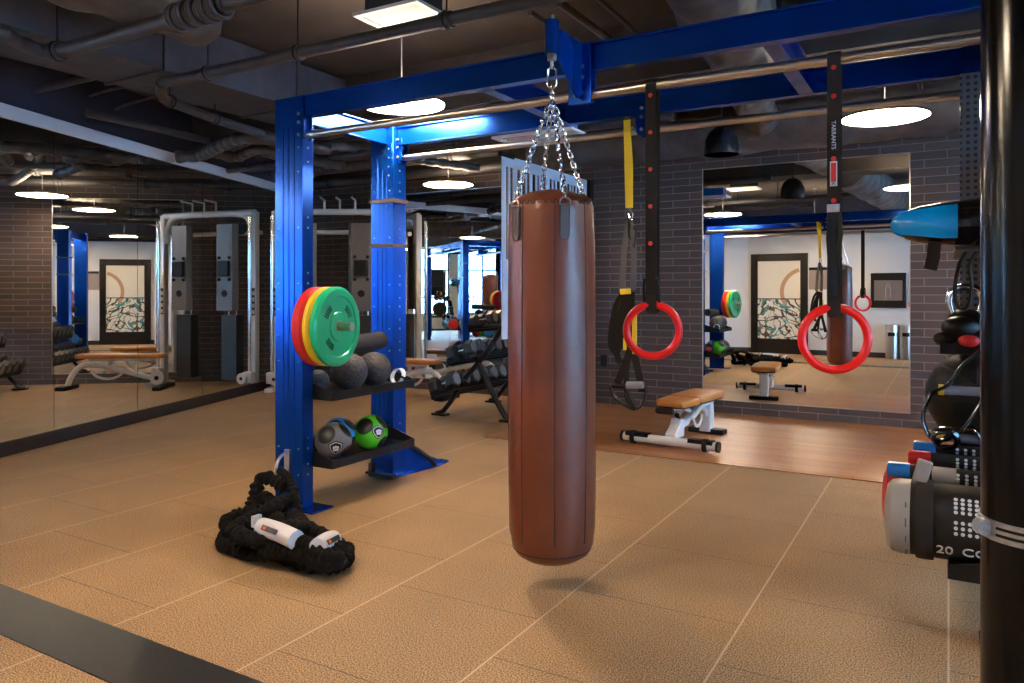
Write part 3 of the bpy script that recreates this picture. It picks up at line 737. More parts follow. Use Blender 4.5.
# ------------------------------------------------------------------ gymnastic rings
def gym_ring(x, zc, rr_, lab, extra):
    y = YF+.03
    t = thing('gymnastic_ring', lab, 'gym ring', (x, y, zc-rr_), 0, 'red gymnastic rings hanging from the front bar')
    view = Vector((x, y, 0)).normalized(); nr = view; sd = Vector((-view.y, view.x, 0))
    if extra: nr = (view+sd*.22).normalized(); sd = Vector((-nr.y, nr.x, 0))
    part('ring', MB().ring((x, y, zc), rr_, .0165, nr, 64, 18), MT['red'], t, world=True)
    top = zc+rr_; s_ = Vector((1, 0, 0))
    pf = [Vector((x, y-.020, top-.03)), Vector((x, y-.020, top+.02)), Vector((x, y-.024, 1.7)), Vector((x, y-.027, 2.13))]
    pf += [Vector((x, y-.027*math.cos(a), 2.15+.027*math.sin(a))) for a in (R(30), R(90), R(150))]+[Vector((x, y+.027, 2.12)), Vector((x, y+.02, 1.7)), Vector((x, y+.020, top+.02)), Vector((x, y+.018, top-.03)), Vector((x, y, top-.037)), Vector((x, y-.018, top-.033))]
    st = part('strap', MB().ribbon(pf, .048, .003, s_), MT['web'], t, world=True)
    for z in ((1.46, 1.62, 1.78, 1.94, 2.1) if not extra else (1.60, 1.76, 2.0, 2.11)):
        part('red_marker', MB().cyl((x, y-.026-(0.003), z), (x, y-.0315, z), .0095, 18), MT['button'], st, world=True)
    if not extra:
        b = MB()
        for sx_ in (-.034, .034):
            b.tube([(x+sx_, y-.012, top+.01), (x+sx_, y-.02, top+.07), (x+sx_*.8, y-.03, top+.115)], .006, 8)
        b.cyl((x-.036, y-.018, top+.05), (x+.036, y-.018, top+.05), .006, 8)
        part('cam_buckle', b, MT['black'], t, world=True)
    else:
        m = MB(); m.bx((x-.013, y-.0325, 1.655), (x+.013, y-.030, 1.75)); lb = part('label_border', m, MT['label'], st, world=True)
        part('red_label', MB().bx((x-.009, y-.0335, 1.672), (x+.009, y-.032, 1.744)), MT['button'], lb, world=True)
        text('label_mark', 'X', .018, MT['black'], lb, (x, y-.034, 1.665), (1, 0, 0), (0, 0, 1))
        part('black_label', MB().bx((x-.017, y-.0325, 1.79), (x+.017, y-.030, 1.915)), MT['black'], st, world=True)
        text('strap_lettering', 'TARRANTS', .022, MT['label'], st, (x, y-.034, 1.85), (0, 0, -1), (1, 0, 0))
        b = MB().ribbon([(x-.006, y-.034, 1.57), (x-.01, y-.045, 1.45), (x-.004, y-.036, 1.33), (x, y-.03, 1.235)], .03, .003, (1, .25, 0)).ribbon([(x+.018, y-.034, 1.57), (x+.026, y-.04, 1.47), (x+.012, y-.034, 1.36), (x+.02, y-.03, 1.28)], .018, .003, (1, -.2, 0))
        part('loose_strap_end', b, MT['black'], t, world=True)
        part('cam_buckle', MB().bx((x-.022, y-.045, 1.555), (x+.022, y-.03, 1.585)), MT['galv'], t, world=True)
    return t
gym_ring(-1.113, 1.083, .112, 'red gymnastic ring on a black strap just right of the heavy bag', False)
gym_ring(-.380, 1.07, .120, 'red gymnastic ring whose strap carries a white bordered red label', True)

# ------------------------------------------------------------------ suspension trainer
sx0, sy0 = -1.585, YR+.05
def sp(px_, py_, dy=0.):  # point at the trainer's depth
    Y = sy0+dy; r = (px_-CX)/F; X = (r*Y*CT-Y*ST)/(CT+r*ST); Z = -X*ST+Y*CT
    return Vector((X, Y, H+(HY-py_)*Z/F))
st = thing('suspension_trainer', 'yellow and black suspension trainer hanging from the rear pull-up bar', 'suspension trainer', (sx0, sy0, .55))
part('yellow_strap', MB().ribbon([sp(627, 120, -.027), sp(628, 165, -.02), sp(629, 208, -.01)], .042, .004, (1, 0, 0)).ribbon([sp(627, 120, .027), sp(630, 165, .01), sp(630, 208, 0)], .036, .004, (1, 0, 0)).ribbon([Vector((sx0, sy0+.027*math.cos(R(a)), 2.17+.027*math.sin(R(a)))) for a in range(0, 181, 20)], .042, .004, (1, 0, 0)), MT['yellow'], st, world=True)
part('carabiner', MB().tube([sp(630, 207), sp(633, 214), sp(631, 224), sp(628, 214)], .004, 8, closed=True), MT['chrome'], st, world=True)
part('grey_strap', MB().ribbon([sp(629, 220), sp(624, 250), sp(622, 290)], .036, .004, (1, 0, .0)).ribbon([sp(630, 220), sp(634, 252), sp(633, 290)], .034, .004, (1, 0, 0)), MT['webgrey'], st, world=True)
part('locking_loop', MB().tube([sp(628, 215), sp(636, 232), sp(634, 248), sp(629, 236)], .006, 8, closed=True), MT['black'], st, world=True)
part('yellow_tab', MB().prism([(-.034, 0), (.03, .004), (.034, -.028), (-.03, -.032)], sp(625, 289, -.02), (1, 0, 0), (0, 0, 1), (0, 1, 0), .012), MT['yellow'], st, world=True, bevel=.002)
part('yellow_tab', MB().bx(sp(632, 312, -.03), sp(637, 354, -.018)), MT['yellow'], st, world=True, bevel=.002)
part('yellow_tab', MB().bx(sp(623, 338, -.02), sp(627, 350, -.012)), MT['yellow'], st, world=True, bevel=.002)
def loop(pp, w_, side=(1, .3, 0), m_='web'):
    P = smooth_path([sp(*q) for q in pp], 8); return part('black_strap', MB().ribbon(P, w_*1.5, .006, side), MT[m_], st, world=True)
loop([(626, 290), (617, 303), (612, 325), (611, 345), (617, 352), (622, 335), (625, 308), (630, 292)], .022)
loop([(628, 292), (619, 318), (616, 345), (620, 362), (628, 358), (630, 340), (631, 300)], .024)
loop([(631, 292, -.01), (631, 320, -.01), (629, 352, -.01), (622, 372), (617, 384)], .028)
loop([(632, 345), (636, 362), (640, 380), (642, 392)], .026)
loop([(629, 350, -.012), (627, 368), (626, 384)], .02)
for q in (((612, 385), (640, 385)),):
    pass
def handle(a, b, c1, m_):
    h_ = part('foot_cradle', MB().ribbon(smooth_path([sp(*q) for q in c1], 8),   .036, .007, (0, 1, .2)), MT['black'], st, world=True)
    part('grip', MB().cyl(sp(*a), sp(*b), .020, 16).cyl(sp(*a)+Vector((-.006, 0, 0)), sp(*a)+Vector((.002, 0, 0)), .02, 16), MT[m_], st, world=True)
handle((628, 385, -.03), (643, 385, -.03), [(626, 384), (627, 398), (636, 408), (643, 404), (646, 392), (643, 383)], 'grey')
handle((614, 385, .02), (627, 386, .02), [(611, 386), (614, 396), (624, 404), (636, 409), (630, 396), (625, 385)], 'black')

# ------------------------------------------------------------------ steel post at the right edge
pole = thing('steel_pole', 'thick black round steel pole at the right border, with a metal band', 'pole', (.172, 2.069, 0))
part('shaft', MB().cyl((.172, 2.069, 0), (.172, 2.069, ZC), .108, 48), mat('black_satin_pole', (.004, .004, .005), .2, .0, spec=.25, noise=.2, nscale=8), pole, world=True)
zc = .715
cl = part('hose_clamp', MB().lathe([(.1085, -.022), (.1125, -.022), (.1125, .022), (.1085, .022), (.1085, -.022)], (.172, 2.069, zc), (0, 0, 1), 72), MT['galv'], pole, world=True)
for dz in (-.007, .008):
    part('clamp_slot', MB().tube([Vector((.172, 2.069, zc+dz))+Vector((math.cos(R(a)), math.sin(R(a)), 0))*.1125 for a in range(225, 262, 4)], .0035, 6), MT['black'], cl, world=True)
sdv = Vector((CT, ST, 0)); cc = Vector((.172, 2.069, zc+.004))-sdv*.121
part('clamp_screw', MB().cyl(cc-Vector((-.006, .012, 0)), cc+Vector((-.006, .008, 0)), .019, 20).cyl(cc-Vector((-.008, .018, 0)), cc, .009, 6), MT['galv'], cl, world=True)

# ------------------------------------------------------------------ things stored at the right end of the rig
G = 'bags and bars stored at the right end of the rig'
cb = thing('core_bag', 'big black cylindrical weight bag with a grey end cap, marked 20', 'weight bag', (.06, 3.22, .27))
CY, CZ, CR = 3.16, .415, .134
part('bag_barrel', MB().lathe([(0, 0), (CR*.96, 0), (CR, .01), (CR*1.0, .25), (CR*.98, .6), (0, .6)], (-.13, CY, CZ), (1, 0, 0), 48), MT['brownblack'], cb, world=True)
part('grey_end_cap', MB().lathe([(0, -.0), (.06, -.002), (.11, .006), (CR*.96, .022), (CR*1.01, .05), (CR*1.01, .085), (0, .085)], (-.205, CY, CZ), (1, 0, 0), 48), MT['capgrey'], cb, world=True)
e = MB(); 
for k in range(4):
    z = CZ-.10+.055*k; yy = math.sqrt(max(0, (CR*1.012)**2-(z-CZ)**2)); e.box((-.135+.002, CY-yy, z), (.004, .003, .03))
part('cap_stitching', e, MT['tabgrey'], cb, world=True)
part('grab_strap', MB().tube([Vector((-.075, CY+math.cos(R(a))*(CR+.008), CZ+math.sin(R(a))*(CR+.008))) for a in range(90, 300, 12)], .03, 10, flat=(.12, 1.)), MT['web'], cb, world=True)
part('pale_tab', MB().box((-.082, CY-.03, CZ+CR+.045), (.05, .02, .085), Euler((.1, .25, 0)).to_matrix()), MT['capgrey'], cb, world=True, bevel=.006)
def onbag(x, ang, lift=.002):
    a = R(ang); return Vector((x, CY+math.cos(a)*(CR+lift), CZ+math.sin(a)*(CR+lift))), Vector((0, math.cos(a), math.sin(a)))
p, n = onbag(-.012, 213); text('printed_number', '20', .054, MT['gold'], cb, p, (1, 0, 0), n.cross(Vector((1, 0, 0))))
p, n = onbag(.085, 212); text('printed_word', 'CORE', .054, MT['label'], cb, p+Vector((.026, 0, 0)), (1, 0, 0), n.cross(Vector((1, 0, 0))))
for rows in ((166, 174, 182), (130, 137, 144, 151)):
    m = MB()
    for i in range(5):
        for aa in rows:
            p, n = onbag(.022+.021*i, aa, .0005); m.cyl(p, p+n*.0015, .0065, 10)
    part('dot_print', m, MT['silver'], cb, world=True)
rb = thing('core_bag', 'black weight bag with a red end cap behind the grey-capped one', 'weight bag', (.0, 3.45, .21), 0, None)
part('bag_barrel', MB().lathe([(0, 0), (CR, .005), (CR, .6), (0, .6)], (-.16, 3.46, .408), (1, 0, 0), 40), MT['brownblack'], rb, world=True)
part('red_end_cap', MB().lathe([(0, 0), (.08, .002), (CR*.98, .02), (CR*1.02, .05), (CR*1.02, .07), (0, .07)], (-.235, 3.46, .408), (1, 0, 0), 40), MT['redp'], rb, world=True)
def bar_(y, z, x0, capm, lab, r_=.026):
    t = thing('weighted_bar', lab, 'exercise bar', (.1, y, z-r_), 0, 'weighted bars lying across the stored bags')
    part('bar_sleeve', MB().cyl((x0+.06, y, z), (.5, y, z), r_, 18), MT['brownblack'], t, world=True)
    part('end_cap', MB().cyl((x0, y, z), (x0+.075, y, z), r_*1.15, 18).cyl((x0-.004, y, z), (x0, y, z), r_*.9, 18), MT[capm], t, world=True)
    m = MB()
    for i in range(8):
        for aa in (150, 180, 210, 240): 
            a = R(aa); m.cyl((.03+.028*i, y+math.cos(a)*r_, z+math.sin(a)*r_), (.03+.028*i, y+math.cos(a)*(r_+.0015), z+math.sin(a)*(r_+.0015)), .006, 8)
    part('dot_print', m, MT['silver'], t, world=True)
bar_(3.31, .552, -.205, 'bluecloth', 'black exercise bar with a pale blue end, lowest in front of the others')
bar_(3.39, .590, -.135, 'redp', 'black exercise bar with a red end cap, between the blue-ended bars')
bar_(3.48, .612, -.12, 'bluecloth', 'black exercise bar with a deep blue end, highest of the stored bars')
bar_(3.235, .562, -.05, 'capgrey', 'black exercise bar with white dots resting right above the bag')
ft = MB().tube(smooth_path([(-.03, 3.42, .635), (-.055, 3.41, .67), (-.04, 3.40, .70), (.01, 3.40, .705), (.03, 3.41, .67), (.02, 3.42, .64)], 6), .017, 10, closed=True, flat=(.5, 1.)).build('strap_handle', MT['blackg'])
tag(ft, 'small curled black grip strap standing on the exercise bars', 'strap')
wbl = thing('wall_ball', 'large black panelled wall ball beside the pole', 'ball', (.13, 3.74, .61))
part('ball_body', MB().sphere((.10, 3.74, .805), .19, 44, 26), MT['rubber'], wbl, world=True)
m = MB()
for nrm in ((1, 0, 0), (0, 0, 1), (.3, 1, .2), (.7, .5, -.8), (.7, .3, .8)): m.ring((.10, 3.74, .805), .1895, .0022, nrm, 64, 6)
part('ball_seam', m, MT['black'], wbl, world=True)
# resistance loops hanging over the pegs
for lab, y, z, x, pp in (('black resistance band looped over the upper yellow-tipped peg', 3.45, .86, .0, [(0, 0, .022), (.05, 0, .10), (.12, 0, .16), (.13, 0, .02), (.04, 0, -.16), (-.05, 0, -.20), (-.09, 0, -.12), (-.06, 0, -.02)]),
                      ('black resistance band bunched on the lower yellow-tipped peg', 3.52, .66, .02, [(0, 0, .022), (.07, 0, .04), (.10, 0, -.05), (.05, 0, -.10), (-.04, 0, -.08), (-.05, 0, -.02)])):
    P = smooth_path([Vector((x+q[0], y, z+q[2])) for q in pp], 8, True)
    tag(MB().tube(P, .022, 8, closed=True, flat=(.4, 1.4)).build('resistance_band', MT['blackg']), lab, 'band', 'resistance bands on the pegs')
# kettlebells with chrome handles
def kettle(x, y, z, lab, mband):
    t = thing('kettlebell', lab, 'kettlebell', (x, y, z), 0, 'kettlebells on the right shelf')
    part('bell', MB().sphere((x, y, z+.075), .078, 32, 18, (1, 1, .95)).cyl((x, y, z), (x, y, z+.012), .05, 24), MT['rubber'], t, world=True)
    P = smooth_path([Vector((x-.05, y, z+.125)), Vector((x-.062, y, z+.18)), Vector((x-.045, y, z+.225)), Vector((x, y, z+.24)), Vector((x+.045, y, z+.225)), Vector((x+.062, y, z+.18)), Vector((x+.05, y, z+.125))], 8)
    part('chrome_handle', MB().tube(P, .0155, 14), MT['chrome'], t, world=True)
    part('colour_band', MB().lathe([(.0785, -.012), (.0795, 0), (.0785, .012), (.06, .012), (.06, -.012), (.0785, -.012)], (x, y, z+.07), (0, 0, 1), 32), MT[mband], t, world=True)
kettle(.065, 3.72, 1.032, 'black kettlebell with a red band and chrome handle near the pole', 'redp')
kettle(.20, 3.80, 1.032, 'black kettlebell with chrome handle pushed back behind the pole', 'rubber')
gl = MB().sphere((.04, 3.55, 1.105), .085, 24, 14, (.8, .7, .55)).sphere((.0, 3.55, 1.06), .07, 20, 12, (.8, .7, .5)).sphere((.09, 3.56, 1.06), .07, 20, 12, (.9, .7, .6)).bx((-.03, 3.51, 1.0), (.16, 3.58, 1.06))
glt = tag(gl.build('leather_strap_bundle', MT['black']), 'crumpled black glove and straps below the kettlebell', 'glove')
part('red_trim', MB().sphere((.07, 3.50, 1.055), .035, 18, 10, (1.1, .5, .7)), MT['redp'], glt, world=True)
# punching shield
ps = thing('kick_shield', 'glossy black padded shield with a bright blue taped nose, lying high on the rig', 'pad', (.05, 3.36, 1.412))
P = [(0, -.0), (.035, .003), (.053, .02), (.068, .06), (.080, .14), (.092, .26), (.096, .4), (.09, .52), (0, .53)]
m = MB().lathe(P, (-.165, 3.30, 1.51), (1, .06, 0), 40, lambda a, z, i: 1+.02*math.sin(4*a+z*9)); part('pad_body', m, MT['blackg'], ps, world=True)
wm = MB().lathe([(.012, -.022), (.04, -.012), (.060, .012), (.074, .05), (.085, .10), (.091, .15), (.095, .20), (.090, .20), (.080, .15), (.06, .05), (.03, .0), (.012, -.01)], (-.175, 3.30, 1.51), (1, .06, 0), 60, lambda a, z, i: 1+(.03*math.sin(5*a+z*30)+.025*math.sin(13*a-z*45)))
n_ = 60; ks = [k for k in range(n_) if abs(sum(wm.v[5*n_+q].z for q in (k, (k+1) % n_))/2-1.511) < .062]
keep = [f for i_, f in enumerate(wm.f[:11*n_]) if (i_ % n_) in ks]
wm.f = keep; part('blue_wrap', wm, MT['bluew'], ps, world=True)
part('webbing_strap', MB().ribbon([(-.045, 3.27, 1.44), (-.05, 3.26, 1.38), (-.06, 3.25, 1.335)], .045, .008, (1, 0, 0)), MT['web'], ps, world=True)
part('webbing_strap', MB().ribbon(smooth_path([(.10, 3.27, 1.45), (.04, 3.26, 1.37), (.02, 3.26, 1.25), (.035, 3.26, 1.19), (.065, 3.26, 1.20), (.075, 3.26, 1.28), (.07, 3.27, 1.36), (.13, 3.27, 1.45)], 6), .026, .006, (.3, 1, 0)), MT['web'], ps, world=True)
# screen on the far right of the rig
sc_ = thing('wall_screen', 'lit pale blue flat screen mounted on the blue rig, seen in the mirrors', 'screen', (.40, 3.72, 1.15))
part('screen_frame', MB().bx((.36, 3.5, 1.15), (.40, 3.95, 1.85)), MT['trim'], sc_, world=True, bevel=.004)
part('display', MB().bx((.40, 3.53, 1.18), (.404, 3.92, 1.82)), MT['screen'], sc_, world=True)

# ------------------------------------------------------------------ adjustable benches
def bench(name, lab, loc, rz, grp=None):
    t = thing(name, lab, 'bench', loc, rz, grp)
    W = MT['cream']
    ft_ = part('front_foot', MB().cyl((-.40, 0, .055), (.40, 0, .055), .036, 20), W, t)
    for s in (-1, 1):
        part('foot_grip', MB().bx((s*.17, -.034, .062), (s*.37, .034, .098)), MT['black'], ft_)
        part('rubber_ring', MB().cyl((s*.29, 0, .055), (s*.325, 0, .055), .052, 24), MT['black'], ft_)
        part('end_cap', MB().cyl((s*.395, 0, .055), (s*.415, 0, .055), .042, 20), MT['black'], ft_)
    part('spine', MB().tube([(0, .03, .06), (0, .14, .10), (0, .40, .20), (0, .60, .26), (0, .72, .22), (0, .80, .12)], .034, 12, flat=(.9, .8)), W, t)
    part('neck_plate', MB().prism([(0, .07), (.18, .07), (.20, .2), (.12, .22), (.10, .17), (0, .10)], (-.045, .02, 0), (0, 1, 0), (0, 0, 1), (1, 0, 0), .09), W, t, bevel=.006)
    part('rear_post', MB().prism([(-.06, .02), (.05, .02), (.03, .30), (-.04, .30)], (-.05, .80, 0), (0, 1, 0), (0, 0, 1), (1, 0, 0), .10), W, t, bevel=.008)
    part('rear_foot', MB().bx((-.16, .75, 0), (.16, .86, .045)), MT['black'], t, bevel=.008)
    part('seat_arm', MB().tube([(-.0, .12, .31), (0, .30, .28), (0, .48, .22)], .022, 10).tube([(.07, .3, .2), (.07, .5, .28), (.07, .75, .30)], .018, 10).tube([(-.07, .3, .2), (-.07, .5, .28), (-.07, .75, .30)], .018, 10), W, t)
    m = MB(); P = [(.10*math.cos(R(a)), .10*math.sin(R(a))) for a in range(180, 361, 12)]+[(.075*math.cos(R(a)), .075*math.sin(R(a))) for a in range(360, 179, -12)]
    m.prism([(a+.48, b*1.+.20) for a, b in P], (-.012+.05, 0, 0), (0, 1, 0), (0, 0, 1), (1, 0, 0), .012); m.prism([(a+.48, b*1.+.20) for a, b in P], (-.062, 0, 0), (0, 1, 0), (0, 0, 1), (1, 0, 0), .012)
    part('notched_arc', m, W, t, bevel=.002)
    part('pull_knob', MB().cyl((0, .20, .20), (0, .16, .235), .014, 14).sphere((0, .155, .24), .02, 16, 10), MT['black'], t)
    part('pull_knob', MB().cyl((.05, .42, .24), (.09, .42, .24), .016, 14), MT['yellow'], t)
    for nm, y0, y1, w0, w1, z in (('seat', .02, .30, .13, .15, .345), ('back_pad', .31, .86, .15, .15, .35)):
        m = MB(); m.prism([(-w0+.02, y0), (w0-.02, y0), (w0, y0+.03), (w1, y1-.03), (w1-.02, y1), (-w1+.02, y1), (-w1, y1-.03), (-w0, y0+.03)], (0, 0, z-.025), (1, 0, 0), (0, 1, 0), (0, 0, 1), .055)
        p = part(nm, m, MT['tan'], t, bevel=.014, ang=60)
        part('pad_board', MB().bx((-w0*.85, y0+.03, z-.037), (w0*.85, y1-.03, z-.024)), MT['black'], p)
    part('roller_grip', MB().cyl((-.105, .03, .285), (.02, .03, .285), .026, 18).sphere((-.105, .03, .285), .026, 18, 10), MT['black'], t, bevel=0)
    part('roller_stem', MB().cyl((-.02, .03, .285), (.0, .22, .29), .014, 12), W, t)
    return t
bench('adjustable_bench', 'white framed bench with a tan pad on the wooden floor', (-1.925, 5.79, .008), R(-6))
# second bench near the cable machine
t = thing('adjustable_bench', 'white framed bench with a brown pad in front of the cable machine', 'bench', (-5.6, 7.12, 0), R(4))
W = MT['cream']
part('pad', MB().prism([(-.62, -.12), (.40, -.12), (.43, -.09), (.43, .09), (.40, .12), (-.62, .12), (-.65, .09), (-.65, -.09)], (0, 0, .40), (1, 0, 0), (0, 1, 0), (0, 0, 1), .055), MT['tan'], t, bevel=.013, ang=60)
part('front_leg', MB().tube(smooth_path([(.56, 0, .03), (.50, 0, .18), (.38, 0, .30), (.20, 0, .31), (-.1, 0, .24), (-.4, 0, .16), (-.62, 0, .12)], 6), .035, 14), W, t)
part('front_foot', MB().bx((.50, -.2, 0), (.62, .2, .05)), MT['black'], t, bevel=.01)
part('rear_foot', MB().bx((-.68, -.28, 0), (-.58, .28, .05)), MT['black'], t, bevel=.01)
part('pad_support', MB().bx((-.3, -.02, .22), (-.26, .02, .40)).bx((.02, -.02, .3), (.06, .02, .40)).bx((-.5, -.02, .36), (.3, .02, .40)), W, t, bevel=.003)
m = MB(); P = [(.22*math.cos(R(a)), .16*math.sin(R(a))) for a in range(190, 351, 10)]+[(.19*math.cos(R(a)), .13*math.sin(R(a))) for a in range(350, 189, -10)]
part('notched_arc', m.prism(P, (.05, -.05, .28), (1, 0, 0), (0, 0, 1), (0, 1, 0), .012), W, t)
part('transport_wheel', MB().cyl((-.62, -.19, .16), (-.62, -.23, .16), .085, 28), W, t)
part('wheel_hub', MB().cyl((-.62, -.23, .16), (-.62, -.24, .16), .028, 18), MT['black'], t)

# ------------------------------------------------------------------ cable machine
cm = thing('cable_machine', 'cream framed cable machine with two weight stacks in the mirrored corner', 'cable machine', (-6.75, 7.1, 0))
CA, CB = Vector((-7.42, 6.74, 0)), Vector((-6.12, 7.50, 0))
dd = (CB-CA).normalized(); nn = Vector((dd.y, -dd.x, 0))
def cbx(m, c, hx, hy, z0, z1):
    P = [c+dd*a+nn*b+Vector((0, 0, z)) for a in (-hx, hx) for b in (-hy, hy) for z in (z0, z1)]
    return m.add(P, [(0,1,3,2),(4,6,7,5),(0,4,5,1),(2,3,7,6),(0,2,6,4),(1,5,7,3)])
for c, s in ((CA, 1), (CB, -1)):
    part('upright', cbx(MB(), c, .035, .04, 0, 2.28), W, cm, bevel=.008, world=True)
    part('guide_rod', MB().cyl(c+nn*.11+Vector((0, 0, .06)), c+nn*.11+Vector((0, 0, 2.2)), .022, 16), MT['chrome'], cm, world=True)
    part('foot', cbx(MB(), c+nn*.06, .05, .2, 0, .05), W, cm, bevel=.006, world=True)
    pc = part('pulley_carriage', cbx(MB(), c+nn*.12, .06, .05, .10, .24), W, cm, bevel=.01, world=True)
    part('pulley', MB().cyl(c+nn*.17+Vector((0, 0, .16))+dd*.05*s, c+nn*.21+Vector((0, 0, .16))+dd*.05*s, .07, 26), W, pc, world=True)
    part('pulley_hub', MB().cyl(c+nn*.21+Vector((0, 0, .16))+dd*.05*s, c+nn*.215+Vector((0, 0, .16))+dd*.05*s, .022, 16), MT['black'], pc, world=True)
    m = MB(); P = smooth_path([c+Vector((0, 0, 1.9))+dd*.05*s, c+Vector((0, 0, 2.12))+dd*.07*s, c+Vector((0, 0, 2.24))+dd*.18*s, c+Vector((0, 0, 2.27))+dd*.42*s], 6)
    part('curved_arm', m.tube(P, .04, 12), W, cm, world=True)
    part('upper_pulley', MB().cyl(c+nn*.02+Vector((0, 0, 2.06))+dd*.20*s, c+nn*.05+Vector((0, 0, 2.06))+dd*.20*s, .075, 26), MT['black'], cm, world=True)
    k = c+dd*.38*s-nn*.02
    part('weight_stack', cbx(MB(), k, .12, .07, .12, .95), MT['stackm'], cm, bevel=.003, world=True)
    part('stack_rods', MB().cyl(k+dd*.06+Vector((0, 0, .1)), k+dd*.06+Vector((0, 0, 2.0)), .01, 10).cyl(k-dd*.06+Vector((0, 0, .1)), k-dd*.06+Vector((0, 0, 2.0)), .01, 10), MT['chrome'], cm, world=True)
    sh = MB(); P = [(-.17, .10), (-.12, .15), (.12, .15), (.17, .10), (.17, .085), (.11, .135), (-.11, .135), (-.17, .085)]
    base = k+Vector((0, 0, .15)); sh.add([base+dd*a+nn*b+Vector((0, 0, z)) for z in (.86, 1.97) for a, b in P], [tuple(range(8))[::-1], tuple(range(8, 16))]+[(i, (i+1) % 8, 8+(i+1) % 8, 8+i) for i in range(8)])
    sp_ = part('shroud', sh, MT['sage'], cm, world=True)
    part('round_logo', MB().cyl(base+nn*.15+Vector((0, 0, 1.08)), base+nn*.154+Vector((0, 0, 1.08)), .045, 28), MT['black'], sp_, world=True)
    bkt = MB(); cbx(bkt, base+nn*.17, .09, .02, 1.30, 1.50); part('phone_holder', bkt, MT['black'], sp_, world=True, bevel=.01)
    m = MB()
    for a, z in ((-.08, 1.26), (.08, 1.26), (-.08, 1.54), (.08, 1.54)): m.sphere(base+nn*.16+dd*a+Vector((0, 0, z)), .022, 14, 8)
    part('holder_feet', m, MT['black'], sp_, world=True)
    stp = MB(); cbx(stp, c+nn*.041, .022, .001, .95, 1.3); s1_ = part('instruction_decal', stp, MT['black'], cm, world=True)
    for kk in range(4):
        q = MB(); cbx(q, c+nn*.043, .015, .001, .97+.08*kk, 1.02+.08*kk); part('decal_figure', q, MT['label'], s1_, world=True)
part('top_beam', MB().tube([CA+Vector((0, 0, 2.27)), CB+Vector((0, 0, 2.27))], .04, 12), W, cm, world=True)
part('rear_beam', MB().tube([CA-nn*.12+Vector((0, 0, 2.02)), CB-nn*.12+Vector((0, 0, 2.02))], .03, 12), W, cm, world=True)
m = MB()
for f_ in (.42, .55, .68): 
    p = CA.lerp(CB, f_)+Vector((0, 0, 2.3)); m.tube([p, p+Vector((0, 0, .12)), p+nn*.2+Vector((0, 0, .13))], .014, 10)
part('pull_up_grip', m, W, cm, world=True)

# ------------------------------------------------------------------ dumbbell rack
RXC, RY0, RY1 = -4.02, 5.98, 7.40
rk = thing('dumbbell_rack', 'three tier black dumbbell rack in front of the brick wall mirror', 'rack', (RXC, (RY0+RY1)/2, 0))
for y in (6.22, 7.24):
    def yp(P, w_=.03): return MB().tube([Vector((x, y, z)) for x, z in P], w_, 10, flat=(.8, 1.2))
    part('leg', yp([(-4.50, .02), (-4.42, .05), (-4.34, .14), (-4.15, .40), (-3.90, .66), (-3.72, .92), (-3.70, .99)]), MT['shelf'], rk, world=True)
    part('leg', yp([(-4.12, .60), (-4.05, .64), (-3.98, .52), (-3.80, .2), (-3.68, .03)]), MT['shelf'], rk, world=True)
    part('foot_pad', MB().bx((-4.54, y-.05, 0), (-4.38, y+.05, .02)).bx((-3.74, y-.05, 0), (-3.6, y+.05, .02)), MT['black'], rk, world=True)
TI = [(-4.28, .275, 20), (-4.08, .61, 16), (-3.84, .93, 10)]   # shelf centre x, height, tilt
def tdir(tilt): a = R(tilt); return Vector((math.cos(a), 0, math.sin(a))), Vector((-math.sin(a), 0, math.cos(a)))
for x, z, tl in TI:
    u, n = tdir(tl); m = MB(); c = Vector((x, 0, z))
    for o in (-.10, .10):
        P = [c+u*(o+a)+n*b+Vector((0, y, 0)) for a in (-.035, .035) for y in (RY0, RY1) for b in (-.02, .005)]
        m.add(P, [(0,1,3,2),(4,6,7,5),(0,4,5,1),(2,3,7,6),(0,2,6,4),(1,5,7,3)])
    P = [c+u*a+n*b+Vector((0, y, 0)) for a in (-.14, -.132) for y in (RY0, RY1) for b in (-.045, .03)]
    m.add(P, [(0,1,3,2),(4,6,7,5),(0,4,5,1),(2,3,7,6),(0,2,6,4),(1,5,7,3)])
    part('shelf', m, MT['shelf'], rk, world=True, bevel=.003)
def dumbbell(r_, hl, grip):
    t = thing('dumbbell', '', 'dumbbell', (0, 0, 0))
    part('handle', MB().cyl((-grip/2-.01, 0, 0), (grip/2+.01, 0, 0), .014, 14), MT['chrome'], t)
    for s in (-1, 1):
        h = part('head', MB().lathe([(r_*.72, 0), (r_, .012), (r_, hl-.012), (r_*.80, hl)], (s*grip/2, 0, 0), (s, 0, 0), 6), MT['head'], t, ang=10)
        part('head_face', MB().lathe([(0, 0), (r_*.74, 0), (r_*.70, .002), (0, .002)], (s*(grip/2+hl), 0, 0), (s, 0, 0), 6), MT['headface'], h, ang=10)
    return t
LBS = ['heavy hex dumbbell with grey face on the lowest tier of the rack', 'medium hex dumbbell on the middle tier of the rack', 'small hex dumbbell on the top tier of the rack']
GRP = ['dumbbells on the lowest tier', 'dumbbells on the middle tier', 'dumbbells on the top tier']
protos = [dumbbell(.086, .10, .12), dumbbell(.078, .09, .12), dumbbell(.064, .078, .12)]
